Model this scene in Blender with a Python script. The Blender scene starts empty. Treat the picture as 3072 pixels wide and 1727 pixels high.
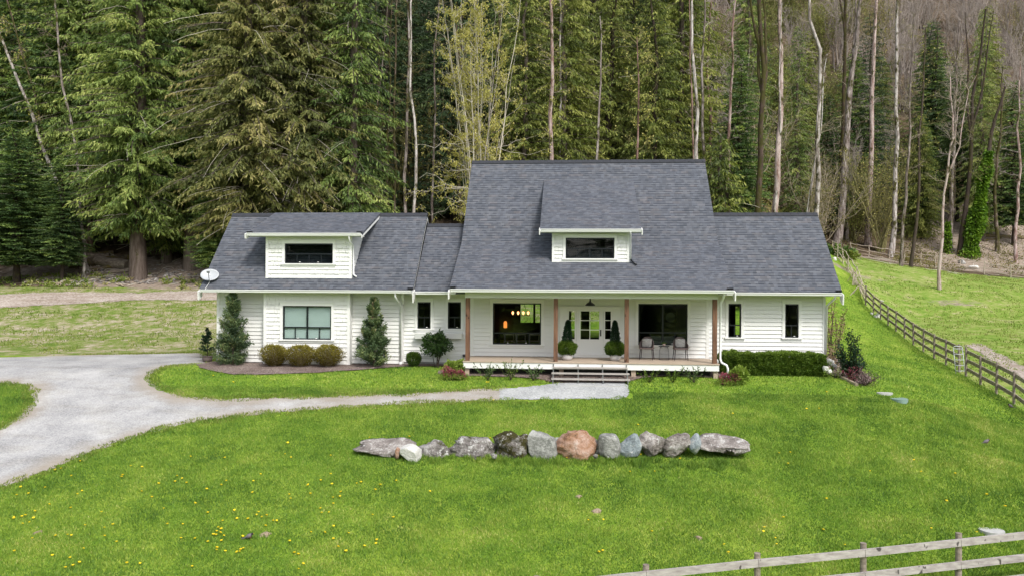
import bpy, math, random
import numpy as np
rnd = random.Random(7)
NR = np.random.RandomState(11)
S = bpy.context.scene
COL = S.collection
# ---------------------------------------------------------------- camera model (house frame: X right, Y depth, Z up)
PSI, RHO, FOC, CAMH = math.radians(4.2), 0.0054, 2389.0, 3.1
def ray(px, py):
    u = (px - 1536) / FOC; v = (863.5 - py) / FOC
    u, v = u - RHO * v, v + RHO * u
    return -math.sin(PSI) + u * math.cos(PSI), math.cos(PSI) + u * math.sin(PSI), v
def P(px, py, Y):
    a, b, c = ray(px, py); t = Y / b
    return (t * a, Y, CAMH + t * c)
def XZ(px, py, Y):
    p = P(px, py, Y); return p[0], p[2]
# ---------------------------------------------------------------- value noise
_perm = NR.rand(256, 256)
def vnoise(x, y, s=1.0, o=0):
    x = np.asarray(x, float) / s + 37.3 + o * 13.7; y = np.asarray(y, float) / s + 71.9 + o * 7.1
    xi = np.floor(x).astype(int); yi = np.floor(y).astype(int)
    fx = x - xi; fy = y - yi
    fx = fx * fx * (3 - 2 * fx); fy = fy * fy * (3 - 2 * fy)
    g = lambda i, j: _perm[i % 256, j % 256]
    return (g(xi, yi) * (1 - fx) + g(xi + 1, yi) * fx) * (1 - fy) + (g(xi, yi + 1) * (1 - fx) + g(xi + 1, yi + 1) * fx) * fy - .5
def sstep(a, b, x):
    t = np.clip((np.asarray(x, float) - a) / (b - a), 0, 1); return t * t * (3 - 2 * t)
# ---------------------------------------------------------------- terrain
_ty = np.arange(-20, 420, .25)
def _prof(pts, w):
    z = np.interp(_ty, [p[0] for p in pts], [p[1] for p in pts])
    k = np.hanning(w); k /= k.sum()
    zp = np.pad(z, w, mode='edge')
    return np.convolve(zp, k, 'same')[w:-w]
LP = _prof([(-20, -4.6), (0, -4.2), (12, -3.9), (17, -3.05), (22.3, -1.66), (25.5, -.78), (27.6, -.22), (29, .0), (31, .08), (36, .18), (40, .7),
            (43, 1.35), (49, 2.66), (53, 3.5), (57, 4.85), (65, 8.2), (80, 15), (120, 39), (160, 62), (220, 96), (300, 135), (400, 165)], 11)
RP = _prof([(-20, -4.6), (0, -4.2), (12, -3.9), (17, -3.3), (24, -2.15), (30, -1.0), (41, -.2), (57, 1.2), (65, 3.4), (75, 5.6), (80, 6.3), (88, 7.7),
            (96, 10.5), (120, 23), (160, 50), (220, 92), (300, 135), (400, 165)], 11)
def hgt(x, y):
    x = np.asarray(x, float); y = np.asarray(y, float)
    L = np.interp(y, _ty, LP); R = np.interp(y, _ty, RP)
    R = R - .12 * (x - 25) * sstep(57, 75, y) * (1 - sstep(95, 120, y))
    a = np.interp(y, [30, 45, 60], [10, 11, 13]); b = np.interp(y, [30, 45, 60], [16.5, 20, 25])
    w = sstep(0, 1, (x - a) / (b - a))
    z = L * (1 - w) + R * w
    z = z + .10 * vnoise(x, y, 6, 1) * sstep(33, 37, y) + .05 * vnoise(x, y, 3.2, 2) * (1 - sstep(24, 27, y)) + 1.6 * vnoise(x, y, 14, 3) * sstep(56, 75, y)
    return z
def h1(x, y): return float(hgt(x, y))
def G(px, py, y0=6.0, y1=300.0):
    """where the line of sight through a spot meets the ground"""
    a, b, c = ray(px, py)
    Y = np.arange(y0, y1, .05); t = Y / b
    d = CAMH + t * c - hgt(t * a, Y)
    k = np.argmax(d < 0)
    if d[k] >= 0: k = len(Y) - 1
    return float(t[k] * a), float(Y[k]), h1(t[k] * a, Y[k])
# ---------------------------------------------------------------- mesh collector
class MB:
    def __init__(s): s.v = []; s.f = []; s.uv = None
    def add(s, vs, fs):
        n = len(s.v); s.v += [tuple(v) for v in vs]; s.f += [tuple(i + n for i in f) for f in fs]; return s
    def box(s, x0, x1, y0, y1, z0, z1):
        return s.add([(x0, y0, z0), (x1, y0, z0), (x1, y1, z0), (x0, y1, z0), (x0, y0, z1), (x1, y0, z1), (x1, y1, z1), (x0, y1, z1)],
                     [(0, 3, 2, 1), (4, 5, 6, 7), (0, 1, 5, 4), (1, 2, 6, 5), (2, 3, 7, 6), (3, 0, 4, 7)])
    def prism(s, poly, y0, y1):
        """(x,z) outline pushed from y0 to y1"""
        n = len(poly); v = [(x, y0, z) for x, z in poly] + [(x, y1, z) for x, z in poly]
        return s.add(v, [tuple(range(n)), tuple(range(2 * n - 1, n - 1, -1))] + [(i, i + n, (i + 1) % n + n, (i + 1) % n) for i in range(n)])
    def prismx(s, poly, x0, x1):
        """(y,z) outline pushed from x0 to x1"""
        n = len(poly); v = [(x0, y, z) for y, z in poly] + [(x1, y, z) for y, z in poly]
        return s.add(v, [tuple(range(n)), tuple(range(2 * n - 1, n - 1, -1))] + [(i, i + n, (i + 1) % n + n, (i + 1) % n) for i in range(n)])
    def bar(s, a, b, w, t, up=(0, 0, 1)):
        a = np.array(a, float); b = np.array(b, float); d = b - a; d /= np.linalg.norm(d)
        u = np.array(up, float); r = np.cross(d, u); r /= np.linalg.norm(r); u = np.cross(r, d)
        v = [p + r * i * t / 2 + u * j * w / 2 for p in (a, b) for i, j in ((-1, -1), (1, -1), (1, 1), (-1, 1))]
        return s.add(v, [(0, 1, 2, 3), (7, 6, 5, 4), (0, 4, 5, 1), (1, 5, 6, 2), (2, 6, 7, 3), (3, 7, 4, 0)])
    def tube(s, pts, rad, n=8, cap=True):
        pts = [np.array(p, float) for p in pts]
        if not hasattr(rad, '__len__'): rad = [rad] * len(pts)
        rings = []; pr = None
        for i, p in enumerate(pts):
            d = pts[min(i + 1, len(pts) - 1)] - pts[max(i - 1, 0)]; d /= (np.linalg.norm(d) + 1e-9)
            if pr is None:
                a = np.array((0, 0, 1.)) if abs(d[2]) < .9 else np.array((0, 1., 0))
                pr = np.cross(d, a)
            r = pr - d * np.dot(pr, d); r /= (np.linalg.norm(r) + 1e-9); pr = r; u = np.cross(d, r)
            rings.append([p + rad[i] * (math.cos(2 * math.pi * k / n) * r + math.sin(2 * math.pi * k / n) * u) for k in range(n)])
        v = [q for g in rings for q in g]; f = []
        for i in range(len(pts) - 1):
            for k in range(n):
                f.append((i * n + k, i * n + (k + 1) % n, (i + 1) * n + (k + 1) % n, (i + 1) * n + k))
        if cap: f += [tuple(range(n - 1, -1, -1)), tuple((len(pts) - 1) * n + k for k in range(n))]
        return s.add(v, f)
    def lathe(s, prof, cx=0, cy=0, n=20):
        v = []; f = []
        for r, z in prof:
            v += [(cx + r * math.cos(2 * math.pi * k / n), cy + r * math.sin(2 * math.pi * k / n), z) for k in range(n)]
        for i in range(len(prof) - 1):
            for k in range(n): f.append((i * n + k, i * n + (k + 1) % n, (i + 1) * n + (k + 1) % n, (i + 1) * n + k))
        return s.add(v, f + [tuple(range(n - 1, -1, -1)), tuple((len(prof) - 1) * n + k for k in range(n))])
    def each(s, name, m, parent):
        """every eight-cornered piece becomes an object of its own"""
        for i in range(0, len(s.v), 8):
            q = MB(); q.v = s.v[i:i + 8]; q.f = [tuple(j - i for j in f) for f in s.f if i <= f[0] < i + 8]; q.build(name, m, parent)
    def build(s, name, m, parent=None, smooth=False):
        me = bpy.data.meshes.new(name); me.from_pydata(s.v, [], s.f); me.update()
        if m: me.materials.append(m)
        if smooth: me.polygons.foreach_set('use_smooth', [True] * len(me.polygons))
        if s.uv is not None:
            uvl = me.uv_layers.new(name='UVMap'); k = 0
            flat = []
            for p in me.polygons:
                for vi in p.vertices: flat += list(s.uv(me.vertices[vi].co, p.normal))
            uvl.data.foreach_set('uv', flat)
        return link(name, me, parent)
def link(name, me, parent=None):
    o = bpy.data.objects.new(name, me); COL.objects.link(o)
    if parent is not None:                       # parts are kept in the frame of their thing
        o.parent = parent; root = parent
        while root.parent: root = root.parent
        l = root.location
        if l.length > 0:
            v = np.empty(len(me.vertices) * 3, np.float32); me.vertices.foreach_get('co', v); v = v.reshape(-1, 3) - np.array(l[:], np.float32); me.vertices.foreach_set('co', v.ravel()); me.update()
    return o
def mesh_np(name, V, F, m, parent=None, tint=None, smooth=False):
    """V (n,3); F (k,3|4) index array; tint per vertex"""
    me = bpy.data.meshes.new(name); n, k = len(V), F.shape[1]
    me.vertices.add(n); me.vertices.foreach_set('co', np.asarray(V, np.float32).ravel())
    me.loops.add(F.size); me.loops.foreach_set('vertex_index', F.astype(np.int32).ravel())
    me.polygons.add(len(F)); me.polygons.foreach_set('loop_start', np.arange(0, F.size, k, dtype=np.int32))
    me.polygons.foreach_set('loop_total', np.full(len(F), k, np.int32))
    if smooth: me.polygons.foreach_set('use_smooth', np.ones(len(F), bool))
    me.update(calc_edges=True)
    if tint is not None:
        for nm, arr in (tint.items() if isinstance(tint, dict) else [('tint', tint)]):
            at = me.attributes.new(nm, 'FLOAT', 'POINT'); at.data.foreach_set('value', np.asarray(arr, np.float32))
    if m: me.materials.append(m)
    return link(name, me, parent) if parent is not False else me
def tag(o, label=None, cat=None, group=None, kind=None):
    if label: o['label'] = label
    if cat: o['category'] = cat
    if group: o['group'] = group
    if kind: o['kind'] = kind
    return o
def empty(name, loc, label=None, cat=None, group=None):
    o = bpy.data.objects.new(name, None); COL.objects.link(o); o.location = loc; o.empty_display_size = .2
    return tag(o, label, cat, group)
def kids(o): return [c for c in COL.objects if c.parent == o]
def dup(root, loc, rz=0, sc=1, label=None, group=None, szz=None, tree=None):
    r = root.copy(); COL.objects.link(r); r.location = loc; r.rotation_euler = (0, 0, rz); r.scale = (sc, sc, szz or sc)
    if label: r['label'] = label
    if group: r['group'] = group
    for ch in (tree or kids(root)):
        c = ch.copy(); COL.objects.link(c); c.parent = r
        if tree is None:
            for g in kids(ch):
                d = g.copy(); COL.objects.link(d); d.parent = c
    return r
# ---------------------------------------------------------------- materials
class NT:
    def __init__(s, name):
        s.m = bpy.data.materials.new(name); s.m.use_nodes = True; s.t = s.m.node_tree
        for n in list(s.t.nodes): s.t.nodes.remove(n)
        s.out = s.t.nodes.new('ShaderNodeOutputMaterial')
    def n(s, ty, props=None, **ins):
        nd = s.t.nodes.new(ty)
        for k, v in (props or {}).items(): setattr(nd, k, v)
        for k, v in ins.items():
            key = int(k[1:]) if k[0] == 'i' and k[1:].isdigit() else k.replace('_', ' ')
            sock = nd.inputs[key]
            if isinstance(v, bpy.types.NodeSocket): s.t.links.new(v, sock)
            else: sock.default_value = v
        return nd
    def co(s, kind='Object'): return s.n('ShaderNodeTexCoord').outputs[kind]
    def map(s, v, scale=(1, 1, 1), rot=(0, 0, 0)): return s.n('ShaderNodeMapping', Vector=v, Scale=scale, Rotation=rot).outputs[0]
    def noise(s, v, scale, det=4, rough=.55, out=0): return s.n('ShaderNodeTexNoise', Vector=v, Scale=scale, Detail=det, Roughness=rough).outputs[out]
    def ramp(s, f, stops, interp='LINEAR'):
        r = s.n('ShaderNodeValToRGB', Fac=f); cr = r.color_ramp; cr.interpolation = interp
        while len(cr.elements) < len(stops): cr.elements.new(.5)
        for e, (p, c) in zip(cr.elements, stops):
            e.position = p; e.color = (c, c, c, 1) if not hasattr(c, '__len__') else (*c[:3], 1)
        return r.outputs[0]
    def mix(s, f, a, b, mode='MIX'):
        nd = s.n('ShaderNodeMix', {'data_type': 'RGBA', 'blend_type': mode})
        for sock, v in ((nd.inputs[0], f), (nd.inputs[6], a), (nd.inputs[7], b)):
            if isinstance(v, bpy.types.NodeSocket): s.t.links.new(v, sock)
            else: sock.default_value = v if not hasattr(v, '__len__') else (*v[:3], 1)
        return nd.outputs[2]
    def math(s, op, a, b=None, c=None):
        nd = s.n('ShaderNodeMath', {'operation': op})
        for sock, v in zip(nd.inputs, (a, b, c)):
            if v is None: continue
            if isinstance(v, bpy.types.NodeSocket): s.t.links.new(v, sock)
            else: sock.default_value = v
        return nd.outputs[0]
    def attr(s, nm): return s.n('ShaderNodeAttribute', {'attribute_name': nm}).outputs['Fac']
    def bump(s, h, strength=.3, dist=.02): return s.n('ShaderNodeBump', Height=h, Strength=strength, Distance=dist).outputs[0]
    def rand(s): return s.n('ShaderNodeObjectInfo').outputs['Random']
    def bsdf(s, col, rough=.7, nrm=None, metal=0, spec=.3):
        b = s.n('ShaderNodeBsdfPrincipled', Roughness=rough, Metallic=metal)
        b.inputs['Specular IOR Level'].default_value = spec
        if isinstance(col, bpy.types.NodeSocket): s.t.links.new(col, b.inputs['Base Color'])
        else: b.inputs['Base Color'].default_value = (*col[:3], 1)
        if nrm is not None: s.t.links.new(nrm, b.inputs['Normal'])
        return b.outputs[0]
    def end(s, sh): s.t.links.new(sh, s.out.inputs[0]); return s.m
def plain(name, col, rough=.6, var=.12, scale=3., metal=0, bump=0, bscale=60, spec=.3):
    t = NT(name); c = t.co()
    f = t.noise(c, scale, 5)
    col2 = tuple(max(0, x * (1 - var * 2)) for x in col); col1 = tuple(x * (1 + var * .8) for x in col)
    cc = t.mix(f, col2, col1)
    nr = t.bump(t.noise(c, bscale, 3), bump, .01) if bump else None
    return t.end(t.bsdf(cc, rough, nr, metal, spec))
def leafmat(name, stops, trans=.3, nscale=.35, nstr=.35, rough=.55, objvar=.25):
    """foliage: hue from a per-leaf value, drifting between clumps and between plants"""
    t = NT(name); g = t.n('ShaderNodeNewGeometry').outputs['Position']
    f = t.math('ADD', t.attr('tint'), t.math('MULTIPLY', t.math('SUBTRACT', t.noise(g, nscale, 3), .5), nstr * 2))
    f = t.math('ADD', f, t.math('MULTIPLY', t.math('SUBTRACT', t.rand(), .5), objvar))
    col = t.ramp(f, stops)
    d = t.bsdf(col, rough, None, 0, .25)
    tr = t.n('ShaderNodeBsdfTranslucent', Color=t.mix(1., col, (1.0, 1.0, .55), 'MULTIPLY')).outputs[0]
    return t.end(t.n('ShaderNodeMixShader', i0=trans, i1=d, i2=tr).outputs[0])
M = {}
M['paint'] = plain('white_paint', (.79, .79, .77), .55, .02, 1.5, bump=.05, bscale=30)
M['trim'] = plain('white_trim', (.82, .82, .80), .45, .015, 2.)
M['gutter'] = plain('gutter_metal', (.84, .84, .84), .3, .01, 2., spec=.5)
M['soffit'] = plain('soffit_paint', (.72, .72, .68), .6, .03)
M['black'] = plain('black_frame', (.006, .009, .014), .35, .1, spec=.5)
M['concrete'] = plain('concrete', (.42, .42, .40), .9, .2, 6., bump=.2)
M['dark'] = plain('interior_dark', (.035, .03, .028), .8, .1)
M['soil'] = plain('bare_soil', (.36, .28, .20), .95, .2, 20)
M['inwall'] = plain('interior_wall', (.05, .05, .05), .8, .05)  # near-black, so the dimness of the rooms sits in the wall colour
M['flash'] = plain('black_flashing', (.01, .01, .013), .4)
M['metal'] = plain('grey_metal', (.32, .33, .34), .35, .1, metal=.7)
M['darkmetal'] = plain('dark_metal', (.05, .05, .055), .45, .1, metal=.3)
M['dish'] = plain('dish_grey', (.45, .47, .50), .35, .05, spec=.5)
M['pot'] = plain('pot_stone', (.52, .50, .49), .8, .15, 9., bump=.15)
M['potbrown'] = plain('pot_brown', (.14, .11, .10), .6, .2, 9.)
M['pink_pot'] = plain('pot_blush', (.62, .45, .38), .7, .05)
M['capsh'] = plain('ridge_shingle', (.045, .048, .058), .85, .25, 8.)
M['fabric'] = plain('chair_weave', (.17, .13, .125), .9, .15, 40., bump=.2, bscale=200)
M['leg'] = plain('chair_leg', (.035, .025, .03), .5, .1)
M['sofa'] = plain('sofa_grey', (.20, .20, .18), .9, .1, 10)
M['tread'] = plain('step_tread', (.42, .39, .36), .7, .15, 5.)
M['lid'] = plain('lid_green', (.22, .32, .28), .6, .1)
M['slab'] = plain('slab_grey', (.50, .50, .48), .9, .15, 8)
def glass():
    t = NT('window_glass'); fr = t.n('ShaderNodeFresnel', IOR=1.5).outputs[0]
    a = t.n('ShaderNodeBsdfTransparent', Color=(.80, .84, .83, 1)).outputs[0]
    b = t.n('ShaderNodeBsdfGlossy', Color=(1, 1, 1, 1), Roughness=.015).outputs[0]
    return t.end(t.n('ShaderNodeMixShader', i0=t.math('MULTIPLY', t.math('MULTIPLY', fr, .75), t.math('SUBTRACT', 1., t.n('ShaderNodeNewGeometry').outputs['Backfacing'])), i1=a, i2=b).outputs[0])
M['glass'] = glass()
def blind():
    t = NT('blind_fabric'); c = t.co(); z = t.n('ShaderNodeSeparateXYZ', Vector=c).outputs[2]
    w = t.math('FRACT', t.math('MULTIPLY', z, 22.))
    col = t.ramp(w, [(0, (.50, .62, .60)), (.25, (.80, .86, .85)), (.9, (.84, .90, .89)), (1., (.52, .64, .62))])
    return t.end(t.bsdf(col, .7))
M['blind'] = blind()
def emis(name, col, st):
    t = NT(name); return t.end(t.n('ShaderNodeEmission', Color=(*col, 1), Strength=st).outputs[0])
M['bulb'] = emis('warm_bulb', (1., .36, .14), 4.)
M['lamp'] = emis('lamp_glow', (1., .30, .06), 1.1)
def shingle():
    t = NT('asphalt_shingles'); uv = t.co('UV'); sp = t.n('ShaderNodeSeparateXYZ', Vector=uv); u, v = sp.outputs[0], sp.outputs[1]
    vr = t.math('DIVIDE', v, .142); row = t.math('FLOOR', vr); fr = t.math('FRACT', vr)
    def wn(w, k):
        off = t.n('ShaderNodeTexWhiteNoise', {'noise_dimensions': '2D'}, Vector=t.n('ShaderNodeCombineXYZ', X=row, Y=k, Z=0.).outputs[0]).outputs[0]
        tile = t.math('FLOOR', t.math('ADD', t.math('DIVIDE', u, w), t.math('MULTIPLY', off, 7.)))
        return t.n('ShaderNodeTexWhiteNoise', {'noise_dimensions': '2D'}, Vector=t.n('ShaderNodeCombineXYZ', X=tile, Y=t.math('ADD', row, k), Z=0.).outputs[0]).outputs[0]
    w1, w2, w3 = wn(.13, 3.3), wn(.16, 9.1), wn(.30, 17.7)
    col = t.ramp(w3, [(0., (.088, .096, .114)), (.45, (.102, .110, .130)), (.85, (.116, .122, .138)), (1., (.124, .122, .134))])
    col = t.mix(.8, col, t.ramp(w1, [(0, .78), (1., 1.20)]), 'MULTIPLY')
    low = t.ramp(fr, [(0., 1.), (.20, 1.), (.32, 0.)])
    dash = t.math('MULTIPLY', low, t.ramp(w2, [(.42, .30), (.52, 1.)]))  # laminated tab pattern; the tabs' shadow is put into the dash colour
    col = t.mix(dash, col, t.mix(1., col, (.34, .37, .44), 'MULTIPLY'))
    n1 = t.noise(uv, .8, 5, .6); col = t.mix(.5, col, t.ramp(n1, [(.3, (.84, .86, .90)), (.7, (1.14, 1.12, 1.10))]), 'MULTIPLY')
    st = t.noise(t.map(uv, (1.6, .16, 1)), 2.2, 4); col = t.mix(.3, col, t.ramp(st, [(.35, (.8, .8, .8)), (.65, (1.15, 1.15, 1.15))]), 'MULTIPLY')
    gr = t.noise(uv, 120, 2); col = t.mix(.4, col, t.ramp(gr, [(.3, .7), (.7, 1.3)]), 'MULTIPLY')
    return t.end(t.bsdf(col, .85, t.bump(t.math('ADD', t.math('SUBTRACT', 1., dash), t.math('MULTIPLY', gr, .3)), .5, .012), 0, .3))
M['shingle'] = shingle()
def cedar_wood(name, c1, c2, knots=True, ax=(6, 6, .5)):
    t = NT(name); c = t.map(t.co(), ax)
    g = t.noise(c, 3.5, 6, .65); col = t.ramp(g, [(.3, c1), (.7, c2)])
    if knots:
        k = t.noise(t.map(t.co(), (5, 5, 3)), 1.6, 2)
        col = t.mix(t.ramp(k, [(.66, 0.), (.72, 1.)]), col, tuple(x * .3 for x in c1))
    return t.end(t.bsdf(col, .75, t.bump(g, .2, .01)))
M['post'] = cedar_wood('cedar_post', (.085, .042, .026), (.235, .125, .075))
M['deck'] = cedar_wood('deck_boards', (.36, .28, .21), (.54, .44, .35), False, (.5, 8, 8))
M['fence'] = cedar_wood('fence_weathered', (.14, .11, .09), (.38, .32, .275), True, (1.6, 1.6, 4))
M['rail'] = cedar_wood('rail_weathered', (.27, .23, .235), (.52, .48, .47), True, (.5, 5, 5))
M['rustic'] = cedar_wood('rustic_wood', (.32, .26, .20), (.55, .48, .40), False)
M['timber'] = cedar_wood('timber_edge', (.30, .24, .17), (.5, .42, .32), False)
def siding_detail(): pass
def bark(name, stops, moss=0.3, sc=(5, 5, .9), mosscol=((.030, .030, .010), (.085, .078, .022)), up=False):
    t = NT(name); g = t.co(); r = t.rand()
    v = t.n('ShaderNodeVectorMath', {'operation': 'ADD'}, i0=g, i1=t.n('ShaderNodeCombineXYZ', X=t.math('MULTIPLY', r, 40.), Y=0., Z=t.math('MULTIPLY', r, 17.)).outputs[0]).outputs[0]
    a = t.noise(t.map(v, sc), 1.3, 6, .65)
    col = t.ramp(t.math('ADD', a, t.math('MULTIPLY', t.math('SUBTRACT', r, .5), .25)), stops)
    if moss:
        f = t.noise(t.map(v, (1.6, 1.6, .8)), 1.3, 6, .75)
        mc = t.mix(t.noise(v, 6, 2), mosscol[0], mosscol[1])
        col = t.mix(t.ramp(f, [(.62 - moss * .35, 0.), (.70 - moss * .3, 1.)]), col, mc)
    b = t.noise(t.map(v, (9, 9, 1.2)), 2.5, 4)
    return t.end(t.bsdf(col, .9, t.bump(b, .5, .03), 0, .15))
M['bark_cedar'] = bark('cedar_bark', [(.3, (.075, .055, .045)), (.7, (.19, .155, .135))], .12)
M['bark_dark'] = bark('dark_bark', [(.3, (.03, .022, .018)), (.7, (.085, .065, .055))], .3)
M['bark_alder'] = bark('alder_bark', [(.30, (.10, .075, .065)), (.48, (.29, .245, .23)), (.64, (.54, .50, .48))], .34)
M['bark_red'] = bark('reddish_bark', [(.30, (.09, .05, .042)), (.48, (.25, .155, .135)), (.66, (.48, .39, .37))], .30)
M['bark_moss'] = bark('mossy_bark', [(.3, (.04, .026, .022)), (.6, (.12, .085, .07)), (.8, (.30, .26, .23))], .55)
M['twig'] = plain('bare_twigs', (.34, .285, .21), .8, .25, .8)
M['twig_pale'] = plain('pale_twigs', (.58, .53, .44), .8, .2, .8)
M['twig_grey'] = plain('grey_pink_twigs', (.42, .36, .32), .8, .22, .5)
M['twig_moss'] = plain('mossy_twigs', (.24, .22, .09), .9, .35, .6)
L = leafmat
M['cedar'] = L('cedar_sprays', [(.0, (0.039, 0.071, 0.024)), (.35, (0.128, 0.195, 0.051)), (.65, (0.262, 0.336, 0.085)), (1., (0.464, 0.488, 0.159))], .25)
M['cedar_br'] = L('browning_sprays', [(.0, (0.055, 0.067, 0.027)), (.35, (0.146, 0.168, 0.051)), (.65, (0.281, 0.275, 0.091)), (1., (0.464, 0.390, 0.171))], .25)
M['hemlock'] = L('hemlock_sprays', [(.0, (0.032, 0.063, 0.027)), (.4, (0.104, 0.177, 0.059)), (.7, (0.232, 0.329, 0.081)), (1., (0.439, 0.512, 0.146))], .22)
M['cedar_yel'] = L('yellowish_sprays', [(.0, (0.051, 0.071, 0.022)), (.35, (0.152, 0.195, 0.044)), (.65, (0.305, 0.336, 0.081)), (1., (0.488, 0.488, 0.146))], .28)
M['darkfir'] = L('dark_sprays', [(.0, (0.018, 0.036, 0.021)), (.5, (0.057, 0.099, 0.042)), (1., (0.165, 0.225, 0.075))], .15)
M['bud'] = L('spring_leaves', [(.0, (.30, .30, .08)), (.5, (.50, .47, .14)), (1., (.68, .60, .24))], .4, objvar=.1)
M['ivy'] = L('ivy_leaves', [(.0, (.03, .075, .008)), (.5, (.11, .22, .015)), (1., (.22, .36, .03))], .3)
M['arbor'] = L('arbor_sprays', [(.0, (0.030, 0.056, 0.030)), (.45, (0.106, 0.163, 0.075)), (.8, (0.237, 0.300, 0.125)), (1., (0.425, 0.362, 0.188))], .25, 2.5)
M['box'] = L('boxwood_leaves', [(.0, (.02, .05, .006)), (.5, (.07, .13, .014)), (1., (.17, .25, .03))], .2, 4)
M['golden'] = L('golden_leaves', [(.0, (0.078, 0.058, 0.016)), (.45, (0.195, 0.163, 0.026)), (1., (0.390, 0.351, 0.052))], .25, 4)
M['rhodo'] = L('glossy_leaves', [(.0, (.018, .045, .012)), (.6, (.07, .13, .035)), (.9, (.16, .24, .09)), (1., (.30, .26, .12))], .15, 4, rough=.35)
M['lime'] = L('lime_leaves', [(.0, (.12, .21, .02)), (1., (.38, .48, .10))], .3, 5)
M['pink'] = L('pink_petals', [(.0, (.10, .06, .04)), (.35, (.26, .05, .09)), (.7, (.42, .08, .16)), (1., (.42, .24, .14))], .3, 6)
M['yew'] = L('dark_garden_leaves', [(.0, (.008, .022, .012)), (.6, (.03, .07, .03)), (1., (.08, .14, .05))], .15, 4)
M['purple'] = L('purple_twig_leaves', [(.0, (.09, .05, .06)), (1., (.30, .21, .21))], .2, 6)
M['dryleaf'] = L('dry_leaves', [(.0, (.14, .09, .05)), (1., (.42, .32, .2))], .2, 3)
M['fern'] = L('undergrowth_leaves', [(.0, (.05, .05, .018)), (.35, (.13, .135, .035)), (.7, (.25, .22, .07)), (1., (.36, .26, .14))], .25, .5)
M['grass'] = L('grass_blades', [(.0, (.075, .155, .028)), (.3, (.155, .285, .040)), (.55, (.255, .385, .058)), (.78, (.40, .46, .10)), (1., (.62, .58, .24))], .3, .55, .42, objvar=0)
M['roughgrass'] = L('rough_grass', [(.0, (.10, .16, .025)), (.35, (.19, .26, .045)), (.65, (.30, .33, .09)), (1., (.48, .43, .22))], .3, .4, .5, objvar=0)
M['yellow'] = plain('dandelion_yellow', (.85, .62, .02), .7, .05)
def ground_mat():
    t = NT('ground_cover'); g = t.n('ShaderNodeNewGeometry').outputs['Position']
    fine = t.noise(g, 26, 3, .7); mid = t.noise(g, 2.4, 5, .65); big = t.noise(g, .35, 4, .6)
    lf = t.math('ADD', t.math('MULTIPLY', fine, .35), t.math('ADD', t.math('MULTIPLY', mid, .4), t.math('MULTIPLY', big, .35)))
    lawn = t.ramp(lf, [(.36, (.055, .125, .015)), (.50, (.14, .25, .024)), (.62, (.25, .345, .042)), (.76, (.48, .47, .16))])
    df = t.math('ADD', t.math('MULTIPLY', fine, .3), t.math('ADD', t.math('MULTIPLY', t.noise(g, 1.6, 6, .75), .6), t.math('MULTIPLY', big, .2)))
    dry = t.ramp(df, [(.44, (.09, .165, .022)), (.52, (.165, .23, .045)), (.57, (.28, .265, .13)), (.63, (.42, .365, .28)), (.72, (.56, .51, .44))])
    past = t.ramp(df, [(.40, (.09, .185, .022)), (.52, (.18, .28, .042)), (.60, (.28, .32, .09)), (.69, (.44, .38, .26))])
    ff = t.noise(g, .9, 7, .75)
    forest = t.ramp(ff, [(.35, (.035, .026, .016)), (.5, (.095, .068, .042)), (.58, (.16, .12, .085)), (.68, (.07, .08, .02))])
    bare = t.ramp(t.noise(g, 3.2, 8, .8), [(.3, (.13, .095, .07)), (.5, (.30, .24, .19)), (.7, (.47, .41, .35))])
    def soft(a): 
        return t.ramp(t.math('ADD', t.attr(a), t.math('MULTIPLY', t.math('SUBTRACT', t.noise(g, 1.3, 6, .7), .5), .9)), [(.4, 0.), (.6, 1.)])
    c = t.mix(soft('dry'), lawn, dry); c = t.mix(soft('past'), c, past); c = t.mix(soft('forest'), c, forest); c = t.mix(soft('bare'), c, bare)
    return t.end(t.bsdf(c, .95, t.bump(t.math('ADD', fine, mid), .6, .05), 0, .1))
M['ground'] = ground_mat()
def sheet_mat(name, stops, sc, bumpd=.02, edge=.25, esc=2.2, big=.4, patch=None, esc2=14, vor=.3, shoulder=None):
    """loose surface whose ragged edge follows the 'edge' distance with noise"""
    t = NT(name); g = t.n('ShaderNodeNewGeometry').outputs['Position']
    a = t.noise(g, sc, 4, .75); b = t.noise(g, .7, 5, .6)
    v = t.n('ShaderNodeTexVoronoi', Vector=g, Scale=sc * 1.3).outputs['Color']
    vv = t.n('ShaderNodeSeparateColor', Color=v).outputs[0]
    f = t.math('ADD', t.math('MULTIPLY', a, .38), t.math('ADD', t.math('MULTIPLY', vv, vor), t.math('MULTIPLY', b, big)))
    col = t.ramp(f, stops)
    if shoulder: col = t.mix(t.ramp(t.math('ADD', t.attr('edge'), t.math('MULTIPLY', t.math('SUBTRACT', b, .5), 1.6)), [(.05, .75), (.75, 0.)]), col, shoulder)
    if patch: col = t.mix(t.ramp(t.noise(t.map(g, (.6, 2.2, 1)), .9, 5), [(.5, 0.), (.62, 1.)]), col, t.mix(.6, col, patch, 'MULTIPLY'))
    sh = t.bsdf(col, .95, t.bump(t.math('ADD', vv, a), .7, bumpd), 0, .15)
    e = t.math('ADD', t.attr('edge'), t.math('MULTIPLY', t.math('SUBTRACT', t.noise(g, esc, 6, .7), .5), edge * 2))
    e = t.math('ADD', e, t.math('MULTIPLY', t.math('SUBTRACT', t.noise(g, esc2, 3, .7), .5), edge))
    al = t.math('GREATER_THAN', e, 0.)
    tr = t.n('ShaderNodeBsdfTransparent').outputs[0]
    return t.end(t.n('ShaderNodeMixShader', i0=al, i1=tr, i2=sh).outputs[0])
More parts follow.
